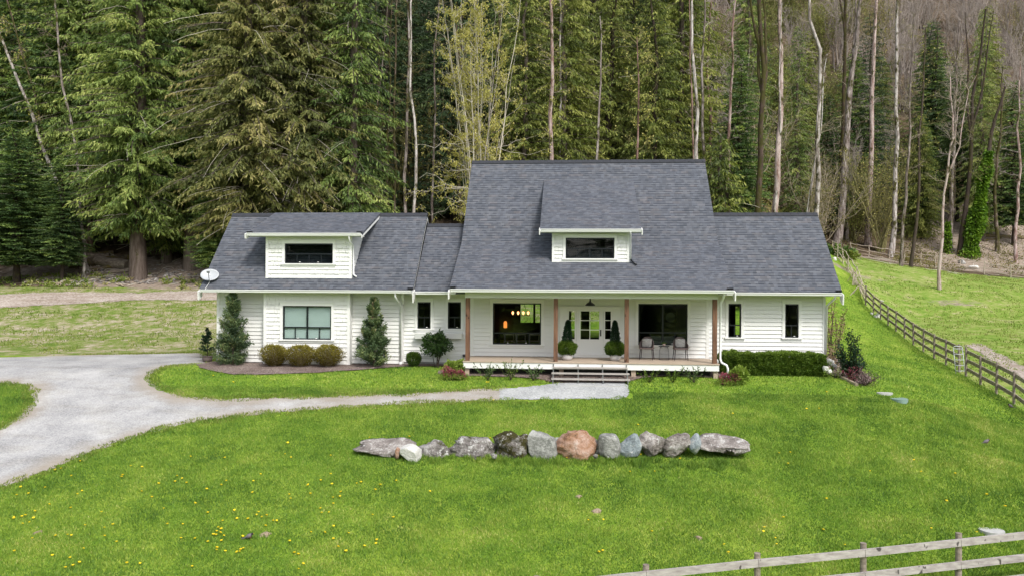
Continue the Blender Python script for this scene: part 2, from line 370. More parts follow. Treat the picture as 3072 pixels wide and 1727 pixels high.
M['gravel'] = sheet_mat('grey_gravel', [(.3, (.19, .19, .195)), (.5, (.325, .325, .33)), (.62, (.425, .42, .42)), (.85, (.60, .60, .58))], 22, .014, .34, patch=(.86, .84, .80), vor=.16, shoulder=(.36, .31, .25), big=.62)
M['gravelblue'] = sheet_mat('bluish_gravel', [(.3, (.19, .195, .195)), (.5, (.315, .325, .33)), (.62, (.41, .42, .42)), (.85, (.60, .60, .60))], 20, .02, .2, vor=.2, big=.58)
M['mulch'] = sheet_mat('bark_mulch', [(.3, (.07, .048, .04)), (.5, (.17, .125, .108)), (.65, (.29, .235, .21)), (.9, (.46, .39, .36))], 26, .03, .12)
M['dirt'] = sheet_mat('dirt_track', [(.3, (.22, .17, .135)), (.5, (.36, .30, .255)), (.7, (.50, .44, .39)), (.9, (.62, .56, .5))], 9, .02, .7, 1.2, patch=(.8, .75, .68))
def rockmat(name, stops, moss=0, mcol=(.09, .085, .015), lich=.0):
    t = NT(name); g = t.n('ShaderNodeNewGeometry').outputs['Position']; a = t.math('ADD', t.math('MULTIPLY', t.noise(g, 2.4, 8, .75), .9), t.math('MULTIPLY', t.noise(t.map(g, (1, 1, 3), (.5, .3, 0)), 3.5, 5, .7), .12)); b = t.noise(g, 18, 4, .7)
    col = t.ramp(t.math('ADD', t.math('MULTIPLY', a, .75), t.math('MULTIPLY', b, .25)), stops)
    nz = t.n('ShaderNodeSeparateXYZ', Vector=t.n('ShaderNodeNewGeometry').outputs['Normal']).outputs[2]
    if moss: col = t.mix(t.ramp(t.math('ADD', t.noise(g, 2.6, 6, .75), t.math('MULTIPLY', nz, .06)), [(.66 - moss * .3, 0.), (.72 - moss * .3, 1.)]), col, mcol)
    if lich: col = t.mix(t.ramp(t.noise(g, 5, 5, .8), [(.62 - lich * .3, 0.), (.66 - lich * .3, 1.)]), col, (.58, .57, .55))
    return t.end(t.bsdf(col, .9, t.bump(t.math('ADD', a, t.math('MULTIPLY', b, .4)), .9, .12), 0, .2))
M['rk_grey'] = rockmat('rock_grey', [(.35, (0.063, 0.058, 0.054)), (.5, (0.216, 0.203, 0.190)), (.65, (0.497, 0.487, 0.458))], 0, lich=.3)
M['rk_moss'] = rockmat('rock_mossy', [(.35, (0.054, 0.048, 0.044)), (.5, (0.178, 0.160, 0.148)), (.65, (0.452, 0.431, 0.403))], .66, (.055, .05, .016), .12)
M['rk_mossl'] = rockmat('rock_some_moss', [(.35, (0.059, 0.053, 0.049)), (.5, (0.203, 0.185, 0.173)), (.65, (0.496, 0.475, 0.456))], .16, (.06, .06, .018), .22)
M['rk_orange'] = rockmat('rock_orange', [(.38, (.13, .085, .06)), (.46, (.34, .19, .11)), (.55, (.44, .29, .22)), (.66, (.58, .50, .44))])
M['rk_blue'] = rockmat('rock_blue', [(.35, (0.100, 0.119, 0.126)), (.5, (0.296, 0.342, 0.360)), (.65, (0.521, 0.571, 0.590))], 0, lich=.1)
M['rk_tan'] = rockmat('rock_tan', [(.35, (0.080, 0.068, 0.062)), (.5, (0.272, 0.242, 0.224)), (.65, (0.603, 0.575, 0.540))], 0, lich=.15)
M['bird_grey'] = plain('bird_feathers', (.20, .175, .19), .8, .25, 30.); M['bird_head'] = plain('bird_head', (.025, .022, .025), .7, .1); M['bird_red'] = plain('bird_breast', (.32, .15, .10), .8, .2, 30.)
M['rk_white'] = rockmat('rock_white', [(.3, (.50, .48, .44)), (.6, (.78, .77, .74))])
M['rk_fine'] = rockmat('rock_grey_fine', [(.35, (0.111, 0.110, 0.101)), (.5, (0.281, 0.283, 0.264)), (.65, (0.556, 0.557, 0.526))], 0, lich=.1)
M['log'] = bark('old_log', [(.3, (.13, .10, .08)), (.55, (.30, .25, .21)), (.75, (.48, .42, .37))], .12, (1.2, 6, 6))
M['logmoss'] = bark('mossy_log', [(.3, (.07, .055, .04)), (.7, (.19, .15, .11))], .45, (1.2, 6, 6), ((.09, .075, .02), (.19, .15, .05)))
M['logend'] = plain('log_end', (.25, .20, .16), .9, .3, 12)
# ================================================================ the farmhouse
H = empty('farmhouse', (0.7, 30.7, 0), 'long white farmhouse with grey shingle roofs, two dormers and a timber posted front porch', 'house')
def lap_wall(mb, x0, x1, z0, z1, Y, ops=(), e=.152, d=.028, shake=False, seed=1):
    """overlapping boards (or split shakes) with real laps, cut round the openings (x0,x1,z0,z1)"""
    r = random.Random(seed); z = z0; k = 0
    while z < z1 - 1e-4:
        zt = min(z + e, z1); cuts = sorted({z, zt} | {q for o in ops for q in (o[2], o[3]) if z < q < zt})
        for a, b in zip(cuts, cuts[1:]):
            iv = [(x0, x1)]
            for o in ops:
                if o[2] < (a + b) / 2 < o[3]:
                    iv = [q for i in iv for q in ((i[0], min(i[1], o[0])), (max(i[0], o[1]), i[1])) if q[1] - q[0] > .004]
            ya = Y - d * (1 - (a - z) / e); yb = Y - d * (1 - (b - z) / e)
            if a == z: a = a + min(.012, (b - a) * .4)
            first = a > z and a - z < .013
            for i0, i1 in iv:
                if not shake:
                    mb.add([(i0, ya, a), (i1, ya, a), (i1, yb, b), (i0, yb, b)], [(0, 1, 2, 3)])
                    if first: mb.add([(i0, ya, a), (i1, ya, a), (i1, Y + .004, a), (i0, Y + .004, a)], [(3, 2, 1, 0)])
                else:
                    x = i0
                    rr = random.Random(seed * 977 + k)
                    while x < i1 - .001:
                        w = rr.uniform(.09, .27); xe = min(x + w, i1)
                        if i1 - xe < .05: xe = i1
                        dy = rr.uniform(-.006, .006); dz = rr.uniform(0, .006) if first else 0
                        q = .005
                        mb.add([(x + q, ya + dy, a - dz), (xe - q, ya + dy, a - dz), (xe - q, yb + dy, b), (x + q, yb + dy, b), (x + q, Y + .004, a - dz), (xe - q, Y + .004, a - dz), (xe - q, Y + .004, b), (x + q, Y + .004, b)],
                               [(0, 1, 2, 3), (4, 5, 1, 0), (0, 3, 7, 4), (1, 5, 6, 2)])
                        x = xe
        z = zt; k += 1
def wall_core(mb, x0, x1, z0, z1, Y0, Y1, ops=()):
    xs = sorted({x0, x1} | {q for o in ops for q in o[:2] if x0 < q < x1}); zs = sorted({z0, z1} | {q for o in ops for q in o[2:4] if z0 < q < z1})
    for a, b in zip(xs, xs[1:]):
        run = None
        for c, d in zip(zs, zs[1:]):
            inside = any(o[0] < (a + b) / 2 < o[1] and o[2] < (c + d) / 2 < o[3] for o in ops)
            if inside:
                if run: mb.box(a, b, Y0, Y1, *run); run = None
            else: run = (run[0], d) if run else (c, d)
        if run: mb.box(a, b, Y0, Y1, *run)
def wall(x0, x1, z0, z1, Y, ops=(), shake=False, seed=1, name='wall', e=.152):
    mb = MB(); lap_wall(mb, x0, x1, z0, z1, Y, ops, e, shake=shake, seed=seed)
    wall_core(mb, x0, x1, z0, z1, Y + .006, Y + .13, ops)
    return mb.build(name, M['paint'], H)
def window(op, Y, cols=4, bar=.36, mull=False, blind=None, casing=.105, head=True, latch=True):
    """frame with real bars; casing, sill and pane are its children"""
    x0, x1, z0, z1 = op; f = MB(); w = .045; ya, yb = Y + .015, Y + .075
    f.box(x0, x0 + w, ya, yb, z0, z1); f.box(x1 - w, x1, ya, yb, z0, z1)
    f.box(x0 + w, x1 - w, ya, yb, z0, z0 + w); f.box(x0 + w, x1 - w, ya, yb, z1 - w, z1)
    zb = z0 + (z1 - z0) * bar; f.box(x0 + w, x1 - w, ya + .004, yb, zb - .022, zb + .022)
    for k in range(1, cols):
        x = x0 + (x1 - x0) * k / cols; f.box(x - .016, x + .016, ya + .01, yb - .01, z0 + w, zb - .022)
    if mull:
        x = (x0 + x1) / 2; f.box(x - .028, x + .028, ya - .003, yb, zb + .022, z1 - w); f.box(x - .028, x + .028, ya - .003, yb - .012, z0 + w, zb - .022)
    fo = f.build('window', M['black'], H)
    MB().box(x0 + w * .5, x1 - w * .5, Y + .046, Y + .05, z0 + w * .5, z1 - w * .5).build('pane', M['glass'], fo)
    c = MB(); c.box(x0 - casing, x0, Y - .04, Y + .05, z0, z1); c.box(x1, x1 + casing, Y - .04, Y + .05, z0, z1)
    c.box(x0 - casing, x1 + casing, Y - .04, Y + .05, z1, z1 + casing + .02)
    if head: c.box(x0 - casing - .03, x1 + casing + .03, Y - .065, Y + .04, z1 + casing + .02, z1 + casing + .045)
    c.build('casing', M['trim'], fo)
    s = MB(); s.box(x0 - casing - .03, x1 + casing + .03, Y - .085, Y + .05, z0 - .05, z0); s.box(x0 - casing, x1 + casing, Y - .035, Y + .04, z0 - .13, z0 - .05)
    s.build('sill', M['trim'], fo)
    if blind: MB().box(x0 + w, x1 - w, Y + .085, Y + .10, z0 + w * .6, z1 - w * .6).build('blind', M['blind'], fo)
    if latch and cols > 1:
        l = MB()
        for k in ((.31, .69) if cols == 4 else (.7,)):
            x = x0 + (x1 - x0) * k; l.lathe([(.0, z0 + w), (.035, z0 + w + .001), (.032, z0 + w + .02), (.0, z0 + w + .028)], x, ya - .008, 10)
        l.build('latch', M['trim'], fo)
    return fo
def op(px0, py0, px1, py1, Y):
    a = XZ(px0, py0, Y); b = XZ(px1, py1, Y); return (a[0], b[0], b[1], a[1])
# ---- wall planes
YB, YL, YK, YP, YR = 30.4, 30.75, 30.95, 30.7, 30.75      # bay, left wing, link, porch wall, right wing
bayw = op(849, 916, 994, 1018, YB)
bx0, bx1 = P(791, 1000, YB)[0], P(1050, 1000, YB)[0]
lx0 = P(651, 1000, YL)[0]; kx0 = P(1208, 1000, YL)[0]
mx0, mx1 = -3.86, 5.26; rx1 = P(2476, 1000, YR)[0]
wall(lx0, bx0, .12, 2.86, YL, seed=2); wall(bx1, kx0, .12, 2.86, YL, seed=3)
lw1, lw2 = op(1253, 905, 1292, 985, YK), op(1344, 905, 1383, 985, YK)
wall(kx0, mx0, .18, 2.86, YK, (lw1, lw2), seed=4)
window(lw1, YK, 2, .42); window(lw2, YK, 2, .42)
for o in (lw1, lw2):
    b = MB(); xa, xb = o[0] - .05, o[1] + .07; b.prismx([(YK - .02, o[2] - .17), (YK - .30, o[2] - .17), (YK - .26, o[2] - .38), (YK - .02, o[2] - .38)], xa, xb); b.build('window_box', M['trim'], H)
wall(bx0, bx1, .10, 2.86, YB, (bayw,), shake=True, seed=5, name='bay_wall', e=.165)
window(bayw, YB, 4, .36, mull=True, blind=True)
c = MB(); c.box(bx0 - .002, bx0 + .10, YB + .135, YL + .1, .1, 2.86); c.box(bx1 - .10, bx1 + .002, YB + .135, YL + .1, .1, 2.86); c.each('wall', M['paint'], H)
pwl = op(1479, 908, 1623, 1033, YP); pwr = op(1915, 910, 2062, 1035, YP)
dl = op(1707, 932, 1832, 1063, YP); dl = (dl[0], dl[1], .60, dl[3])
wall(mx0, mx1, .47, 2.93, YP, (pwl, pwr, dl), seed=6, name='porch_wall')
window(pwl, YP, 4, .27, casing=.11); window(pwr, YP, 4, .30, mull=True, casing=.11)
rw1, rw2 = op(2185, 910, 2223, 1011, YR), op(2355, 911, 2395, 1012, YR)
wall(mx1 + .001, rx1, .2, 2.86, YR, (rw1, rw2), seed=7); window(rw1, YR, 2, .36); window(rw2, YR, 2, .36)
# door unit
cas = op(1684, 905, 1855, 1063, YP)
d = MB(); y0, y1 = YP + .0, YP + .06
lites = []
gl = op(1742, 932, 1797.5, 1017, YP); sl = op(1707, 932, 1724, 1016, YP); sr = op(1815.5, 932, 1832, 1016, YP)
side = MB(); wall_core(side, dl[0], sl[1] + .06, .60, dl[3], y0, y1, (sl,)); wall_core(side, sr[0] - .06, dl[1], .60, dl[3], y0, y1, (sr,))
for s in (sl, sr):
    for k in (1, 2): z = s[2] + (s[3] - s[2]) * k / 3; side.box(s[0], s[1], y0 + .008, y1 - .01, z - .014, z + .014)
so = side.build('sidelight', M['trim'], H)
gp = MB(); gp.box(sl[0], sl[1], YP + .03, YP + .034, sl[2], sl[3]); gp.box(sr[0], sr[1], YP + .03, YP + .034, sr[2], sr[3]); gp.build('pane', M['glass'], so)
dx0, dx1 = sl[1] + .065, sr[0] - .065
wall_core(d, dx0, dx1, .60, dl[3], y0 + .012, y1, (gl,))
for k in (1, 2): z = gl[2] + (gl[3] - gl[2]) * k / 3; d.box(gl[0], gl[1], y0 + .02, y1 - .01, z - .014, z + .014)
x = (gl[0] + gl[1]) / 2; d.box(x - .014, x + .014, y0 + .018, y1 - .012, gl[2], gl[3])
d.box(dx0 + .1, dx1 - .1, y0 + .004, y0 + .014, .74, .76); d.box(dx0 + .1, dx1 - .1, y0 + .004, y0 + .014, 1.05, 1.07)
do = d.build('front_door', M['trim'], H)
MB().box(gl[0], gl[1], YP + .035, YP + .039, gl[2], gl[3]).build('pane', M['glass'], do)
ha = XZ(1802, 988, YP); hb = XZ(1802, 1007, YP)
hm = MB(); hm.box(ha[0] - .022, ha[0] + .022, YP - .035, YP - .015, hb[1], ha[1]); hm.box(ha[0] - .01, ha[0] + .01, YP - .015, YP + .012, hb[1] + .04, ha[1] - .04); hm.build('handle', M['black'], do)
c = MB(); c.box(cas[0] - .05, dl[0], YP - .05, YP + .02, .5, dl[3]); c.box(dl[1], cas[1] + .05, YP - .05, YP + .02, .5, dl[3])
c.box(cas[0] - .05, cas[1] + .05, YP - .05, YP + .02, dl[3], dl[3] + .16); c.box(cas[0] - .08, cas[1] + .08, YP - .08, YP + .02, dl[3] + .16, dl[3] + .19)
c.build('door_casing', M['trim'], H)
MB().box(dl[0] - .02, dl[1] + .02, YP - .16, YP + .06, .475, .598).build('threshold', M['trim'], H)
# ---- corner boards, skirt trim
c = MB()
for x, y, z0 in ((lx0, YL, .12), (kx0, YL, .12), (bx0, YB, .10), (bx1, YB, .10), (rx1, YR, .2)):
    s = -1 if x in (kx0, bx1, rx1) else 1
    c.box(min(x, x + s * .11), max(x, x + s * .11), y - .032, y - .002, z0, 2.86)
for x, s in ((mx0, 1), (mx1, -1)): c.box(min(x, x + s * .12), max(x, x + s * .12), YP - .032, YP - .002, .47, 2.93)
c.box(kx0 - .11, kx0 + .012, YL + .14, YK + .05, .12, 2.86)
c.each('corner_board', M['trim'], H)
c = MB()
for a, b, y, z in ((lx0 + .11, bx0 - .01, YL, .42), (bx0 + .11, bx1 - .11, YB, .42), (bx1 + .01, kx0 - .11, YL, .42), (kx0 + .02, mx0 - .01, YK, .42)): c.box(a, b, y - .045, y - .002, z, z + .035)
c.each('water_table', M['trim'], H)
f = MB(); f.box(lx0 + .03, bx0, YL + .02, YL + .2, -.5, .12); f.box(bx0 + .02, bx1 - .02, YB + .02, YB + .2, -.5, .10); f.box(bx1, kx0, YL + .02, YL + .2, -.5, .12); f.box(kx0, mx0, YK + .02, YK + .2, -.5, .18)
f.box(mx1, rx1 - .02, YR + .02, YR + .2, -.6, .2); f.box(mx0 + .02, mx1 - .02, YP + .3, YP + .5, -.6, .35)
f.each('foundation', M['concrete'], H)
# ---- end and back walls, interior
YE = 35.3
def gable(x, s, pts, name='gable_wall'):
    mb = MB(); mb.prismx(pts, min(x, x - s * .13), max(x, x - s * .13))
    return mb.build(name, M['paint'], H)
gable(lx0, -1, [(YL + .13, -.3), (YE, -.3), (YE, 2.9), (33, 5.9), (YL + .13, 3.4)])
gable(kx0, 1, [(YL + .21, .1), (YE, .1), (YE, 2.9), (33, 5.9), (YL + .21, 3.4)])
gable(rx1, 1, [(YR + .13, -.3), (YE, -.3), (YE, 2.9), (33, 5.9), (YR + .13, 3.4)])
for x, s in ((mx0, -1), (mx1, 1)): gable(x, s, [(YP + .13, -.3), (39, -.3), (39, 3.3), (34.6, 8.35), (31.4, 4.65), (YP + .13, 4.2)])
wall_b = MB(); wall_core(wall_b, lx0, mx0, -.3, 2.95, YE, YE + .13)
rb = op(2203, 915, 2222, 1003, YE); wall_b.build('back_wall', M['inwall'], H); wall_b = MB(); wall_core(wall_b, mx1, rx1, -.3, 2.95, YE, YE + .13, (rb,))
ba, bb, bc = op(1559, 903, 1627, 967, 39), op(1711, 922, 1746, 1012, 39), op(1765, 922, 1801, 1012, 39)
wall_b.build('back_wall', M['inwall'], H); wall_b = MB(); wall_core(wall_b, mx0, mx1, -.3, 3.3, 39, 39.13, (ba, bb, bc)); wall_b.build('back_wall', M['inwall'], H)
f = MB()
for o in (ba, bb, bc, rb):
    y = YE if o is rb else 39
    for q in ((o[0], o[0] + .05, o[2], o[3]), (o[1] - .05, o[1], o[2], o[3]), (o[0], o[1], o[3] - .05, o[3])): f.box(q[0], q[1], y - .02, y + .02, q[2], q[3])
o = ba; x = P(1603, 930, 39)[0]; f.box(x - .05, x + .05, 38.96, 39.04, o[2], o[3])
f.each('back_window_frame', M['black'], H)
f = MB(); f.box(mx0 + .14, mx1 - .14, YP + .14, 38.99, .40, .47); f.box(lx0 + .14, kx0 - .01, YL + .3, YE - .01, .2, .3); f.box(mx1 + .14, rx1 - .14, YR + .14, YE - .01, .3, .4); f.box(kx0 + .01, mx0 - .14, YK + .14, YE - .01, .3, .4)
f.each('floor', M['dark'], H)
f = MB(); f.box(mx0 + .14, mx1 - .14, YP + .14, 38.99, 2.95, 3.05); f.box(lx0 + .14, kx0 - .01, YL + .2, YE - .01, 2.72, 2.8); f.box(mx1 + .14, rx1 - .14, YR + .14, YE - .01, 2.75, 2.85); f.box(kx0 + .01, mx0 - .14, YK + .14, YE - .01, 2.75, 2.85)
f.each('ceiling', M['inwall'], H); f = MB(); f.box(-.75, -.66, 34.2, 38.9, .47, 2.95); f.box(2.02, 2.1, 32.3, 38.9, .47, 2.95)
f.each('partition_wall', M['inwall'], H)
# ---- roofs
def uvroof(co, n):
    s = math.hypot(n.x, n.y)
    return (co.x, co.z / max(s, .05)) if abs(n.y) > .2 and n.z > .2 else (co.x + co.y * 3, co.z)
def roof(parts, name='roof', th=.13):
    mb = MB()
    for x0, x1, (ya, za), (yb, zb) in parts:
        mb.prismx([(ya, za), (yb, zb), (yb, zb - th), (ya, za - th)], x0, x1)
    mb.uv = uvroof; return mb.build(name, M['shingle'], H)
LWx0, LWx1 = -14.38, P(1239, 868, 30)[0]; RWx1 = 9.93
LE, LR = (30.0, 3.03), (33.0, 6.17)
LB = (36.0, 3.03)
roof([(LWx0, LWx1, LE, LR), (LWx0, LWx1, LR, LB)])
KE, KR = (30.25, 2.99), (33.0, 5.72)
roof([(LWx1 + .002, mx0, KE, KR), (LWx1 + .002, mx0, KR, (35.7, 3.0))])
MX0, MX1 = -4.32, 5.70
mroof = roof([(MX0, MX1, (28.25, 3.09), (31.4, 4.90)), (MX0, MX1, (31.4, 4.90), (34.6, 8.60)), (MX0, MX1, (34.6, 8.60), (39.45, 3.0))])
roof([(mx1, RWx1, (30.0, 3.03), (33.0, 6.16)), (mx1, RWx1, (33.0, 6.16), (36.0, 3.03))])
# shed dormers
DW0, DW1 = P(1656, 740, 30.0)[0], P(1889, 740, 30.0)[0]; de = P(1620, 687, 29.62); dE = (29.62, de[2])
dx0, dx1 = de[0], P(1925, 687, 29.62)[0]
roof([(dx0, dx1, dE, (33.76, 7.66))], 'dormer_roof', .1)
lw = P(740, 699, 30.05); lE = (30.05, lw[2]); ldx0, ldx1 = lw[0], P(1086, 700, 30.05)[0]
roof([(ldx0, ldx1, lE, (33.02, 6.235))], 'dormer_roof', .1)
DL0, DL1 = P(798, 740, YB)[0], P(1056, 740, YB)[0]
dwin = op(1697, 714, 1843, 776, 30.0); lwin = op(855, 731, 999, 791, YB)
def main_z(y): return 3.09 + (y - 28.25) * .5746 if y < 31.4 else 4.9 + (y - 31.4) * 1.15625
def lw_z(y): return 3.03 + (y - 30) * 1.0467
wall(DW0, DW1, main_z(30.0) - .02, dE[1] - .06, 30.0, (dwin,), shake=True, seed=21, name='dormer_wall', e=.14)
wall(DL0, DL1, lw_z(YB) - .02, lE[1] - .08, YB, (lwin,), shake=True, seed=22, name='dormer_wall', e=.165)
window(dwin, 30.0, 4, .48, casing=.10, latch=False); window(lwin, YB, 4, .48, casing=.10)
c = MB()
for x, s in ((DW0, 1), (DW1, -1)): c.box(min(x, x + s * .09), max(x, x + s * .09), 29.968, 29.998, main_z(30) - .02, dE[1] - .06)
c.box(DW0 + .09, DW1 - .09, 29.968, 29.998, main_z(30) - .02, main_z(30) + .06)
for x, s in ((DL0, 1), (DL1, -1)): c.box(min(x, x + s * .10), max(x, x + s * .10), YB - .032, YB - .002, lw_z(YB) - .02, lE[1] - .08)
c.each('dormer_trim', M['trim'], H)
def dz(y): return dE[1] + (y - dE[0]) * (7.66 - dE[1]) / (33.76 - dE[0])
def lz(y): return lE[1] + (y - lE[0]) * (6.235 - lE[1]) / (33.02 - lE[0])
def cheek(x0, x1, ya, top, bot, yend, side):
    mb = MB(); e = .152; ys = [ya + (yend - ya) * k / 30 for k in range(31)]
    mb.prismx([(ya, bot(ya) - .1)] + [(ya, top(ya) - .11), (yend, top(yend) - .11), (yend, bot(yend) - .1)], x0, x1)
    z = bot(ya); xf = x1 if side > 0 else x0
    while z < top(yend):                       # lapped boards on the cheek
        yb0 = max(ya, min([y for y in ys if bot(y) > z + e] + [yend])); yt = min([y for y in ys if top(y) - .1 > z + e] + [yend]) if top(ya) - .1 < z + e else ya
        if yb0 > yt: mb.add([(xf + side * .018, yt, z), (xf + side * .018, yb0, z), (xf + side * .003, yb0, z + e), (xf + side * .003, yt, z + e)], [(0, 1, 2, 3)])
        z += e
    return mb.build('dormer_cheek', M['paint'], H)
cheek(DW0 + .002, DW0 + .1, 30.135, dz, main_z, 33.7, -1); cheek(DW1 - .1, DW1 - .002, 30.135, dz, main_z, 33.7, 1)
cheek(DL0 + .002, DL0 + .1, YB + .135, lz, lw_z, 32.95, -1); cheek(DL1 - .1, DL1 - .002, YB + .135, lz, lw_z, 32.95, 1)
# ridge caps
def caps(x0, x1, y, z):
    mb = MB(); x = x0; k = 0
    while x < x1 - .05:
        xe = min(x + .30, x1); t = .012 + (k % 2) * .004
        mb.add([(x, y - .13, z - .115 + t), (x, y, z + .02 + t), (x, y + .13, z - .115 + t), (xe, y - .13, z - .115), (xe, y, z + .022), (xe, y + .13, z - .115),
                (x, y - .13, z - .14), (x, y + .13, z - .14), (xe, y - .13, z - .14), (xe, y + .13, z - .14)],
               [(0, 3, 4, 1), (1, 4, 5, 2), (0, 1, 2, 7, 6), (3, 8, 9, 5, 4), (0, 6, 8, 3), (2, 5, 9, 7)])
        x = xe; k += 1
    mb.uv = uvroof; mb.build('ridge_cap', M['capsh'], H)
caps(LWx0, LWx1, 33, 6.19); caps(LWx1 + .01, mx0 - .3, 33, 5.74); caps(MX0, MX1, 34.6, 8.62); caps(mx1 + .3, RWx1, 33, 6.18)
# rake boards
rk = MB()
def rake(x, s, a, b, h=.19, w=.03):
    xa, xb = (x, x + w) if s > 0 else (x - w, x)
    xa, xb = (x - .034, x - .016) if s > 0 else (x + .016, x + .034)
    rk.prismx([(a[0] - .01, a[1] - .045), (b[0], b[1] - .045), (b[0], b[1] - h - .03), (a[0] - .01, a[1] - h - .03)], xa + .012 * s, xb + .012 * s)
for x, s in ((LWx0, -1), (LWx1, 1)): rake(x, s, LE, LR); rake(x, s, LR, LB)
for x, s in ((MX0, -1), (MX1, 1)): rake(x, s, (28.25, 3.09), (31.4, 4.90)); rake(x, s, (31.4, 4.90), (34.6, 8.60)); rake(x, s, (34.6, 8.60), (39.45, 3.0))
rake(RWx1, 1, (30.0, 3.03), (33, 6.16)); rake(RWx1, 1, (33, 6.16), (36, 3.03))
rake(ldx0, -1, lE, (33.0, 6.22), .15); rake(ldx1, 1, lE, (33.0, 6.22), .17)
rake(dx0, -1, dE, (33.7, 7.63), .12); rake(dx1, 1, dE, (33.7, 7.63), .12)
rk.each('rake_board', M['trim'], H)
# rake tails (the white ends that hang below the gutters)
for x, y, z, s in ((LWx0 - .016, 30.0, 2.9, .33), (LWx1 + .016, 30.0, 2.9, .38), (MX0 - .016, 28.25, 2.96, .27), (MX1 + .016, 28.25, 2.96, .27), (RWx1 + .016, 30.0, 2.9, .35), (ldx0 - .016, 30.05, lE[1] - .07, .16), (dx0 - .012, 29.62, dE[1] - .06, .17), (dx1 + .012, 29.62, dE[1] - .06, .17)):
    MB().prismx([(y - .13, z + .02), (y + .22, z + .12), (y + .22, z - s * .55), (y - .02, z - s), (y - .09, z - s)], x - .02, x + .02).build('rake_tail', M['trim'], H)
# gutters
def gutter(x0, x1, y, z, h=.105, w=.12, caps=(1, 1)):
    g = MB(); pr = [(y + .005, z), (y + .005, z - h), (y - w * .7, z - h), (y - w * .82, z - h * .45), (y - w, z - h * .25), (y - w, z - .0), (y - w + .014, z - .0), (y - w + .014, z - h * .2), (y - .012, z - h * .75), (y - .012, z)]
    g.prismx(pr, x0, x1); return g.build('gutter', M['gutter'], H)
gutter(LWx0 + .05, LWx1 - .05, 30.0, 2.985); gutter(LWx1 + .06, MX0 - .06, 30.25, 2.945); gutter(MX0 + .05, MX1 - .03, 28.25, 3.055); gutter(MX1 + .06, RWx1 - .04, 30.0, 2.985)
gutter(ldx0 + .03, ldx1 - .03, 30.05, lE[1] - .01); gutter(dx0 + .02, dx1 - .02, 29.62, dE[1] - .01)
f = MB()
for x, y, z in ((LWx1 - .2, 30, 3.03), (MX0 + .03, 28.25, 3.09), (MX1 - .25, 28.25, 3.09), (RWx1 - .22, 30, 3.03), (ldx0 + .02, 30.05, lE[1]), (ldx1 - .2, 30.05, lE[1])): f.box(x, x + .2, y - .06, y + .09, z + .005, z + .055)
f.each('roof_flashing', M['flash'], H)
# soffits, porch ceiling, beam
f = MB(); f.box(LWx0, LWx1, 30.01, YL + .1, 2.86, 2.9); f.box(LWx1 + .01, mx0 - .01, 30.26, YK + .1, 2.86, 2.9); f.box(mx1 + .01, RWx1, 30.01, YR + .1, 2.86, 2.9)
f.box(MX0, MX1, 28.262, YP + .1, 2.932, 2.96); f.box(dx0, dx1, 29.63, 30.02, dE[1] - .13, dE[1] - .105); f.box(ldx0, ldx1, 30.06, YB + .02, lE[1] - .13, lE[1] - .105)
f.each('soffit', M['soffit'], H)
MB().box(-3.80, 5.20, 28.60, 28.80, 2.74, 2.93).build('porch_beam', M['soffit'], H)
for x in (MX0 + .35, MX1 - .45): MB().prismx([(28.4, 2.965), (31.2, 2.965), (31.2, 4.55), (28.4, 3.0)], x, x + .08).build('gable_wall', M['paint'], H)
for x in (-3.71, -.52, 2.01, 5.11): MB().box(x - .075, x + .075, 28.63, 28.78, .471, 2.739).build('post', M['post'], H)
dk = MB(); y = 28.56
while y < 30.66: dk.box(-3.87, 5.27, y, y + .134, .425, .47); y += .14
dk.build('deck', M['deck'], H)
fa = MB(); fa.box(-3.85, 5.25, 28.585, 28.62, .21, .42); fa.box(-3.85, -3.82, 28.62, 30.6, .21, .42); fa.box(5.22, 5.25, 28.62, 30.6, .21, .42); fa.each('fascia', M['trim'], H)
for px in (1402, 1684, 1900, 2146): MB().box(P(px, 1110, 28.75)[0] - .08, P(px, 1110, 28.75)[0] + .08, 28.66, 28.82, -.4, .209).build('pier', M['deck'], H)
MB().box(-3.6, 5.0, 29.0, 29.05, -.5, .4).build('underdeck_shade_panel', M['flash'], H)  # added near-black panel, stands in for the deep shade under the deck
# steps
st = MB(); xa, xb = P(1655, 1100, 28.2)[0], P(1888, 1100, 28.2)[0]
for k, (y, z) in enumerate(((28.32, .31), (28.03, .135), (27.74, -.03))): st.box(xa + .05 * (k == 0), xb - .05 * (k == 0), y - .02, y + .24, z - .04, z)
st.each('step', M['tread'], H)
for px in (1660, 1734.5, 1808, 1881):
    x = P(px, 1100, 28.3)[0]; s = MB(); s.box(x - .018, x + .018, 28.555, 28.58, .28, .40); s.box(x - .018, x + .018, 28.30, 28.33, -.03, .268); s.box(x - .018, x + .018, 28.01, 28.04, -.2, .093); s.box(x - .018, x + .018, 27.72, 27.75, -.3, -.072)
    s.bar((x, 28.57, .25), (x, 27.76, -.17), .05, .034); s.build('stringer', M['metal'], H)
# downspouts
def spout(pts, r=.04, m='gutter', base=None):
    mb = MB(); mb.tube(pts, r, 10)
    if base: mb.tube([(base[0], base[1], base[2]), (base[0], base[1], base[2] + .12)], r * 1.6, 10)
    return mb.build('downspout', M[m], H, True)
x = P(1207, 1000, YL)[0] - .05
spout([(x - .08, 30.0, 2.9), (x - .08, 30.0, 2.75), (x, 30.45, 2.5), (x, YL - .08, 2.35), (x, YL - .08, .15)], base=(x, YL - .08, .08))
spout([(x + .17, 30.2, 2.88), (x + .16, 30.3, 2.72), (x + .08, YL - .1, 2.45)])
x = P(2160, 1000, 28.7)[0] + .02
spout([(x + .05, 28.3, 2.95), (x + .04, 28.4, 2.8), (x, 28.72, 2.6), (x, 28.75, .62), (x + .04, 28.70, .5), (x + .20, 28.62, .42), (x + .24, 28.6, .3), (x + .24, 28.6, -.05)], base=(x + .24, 28.6, -.05))
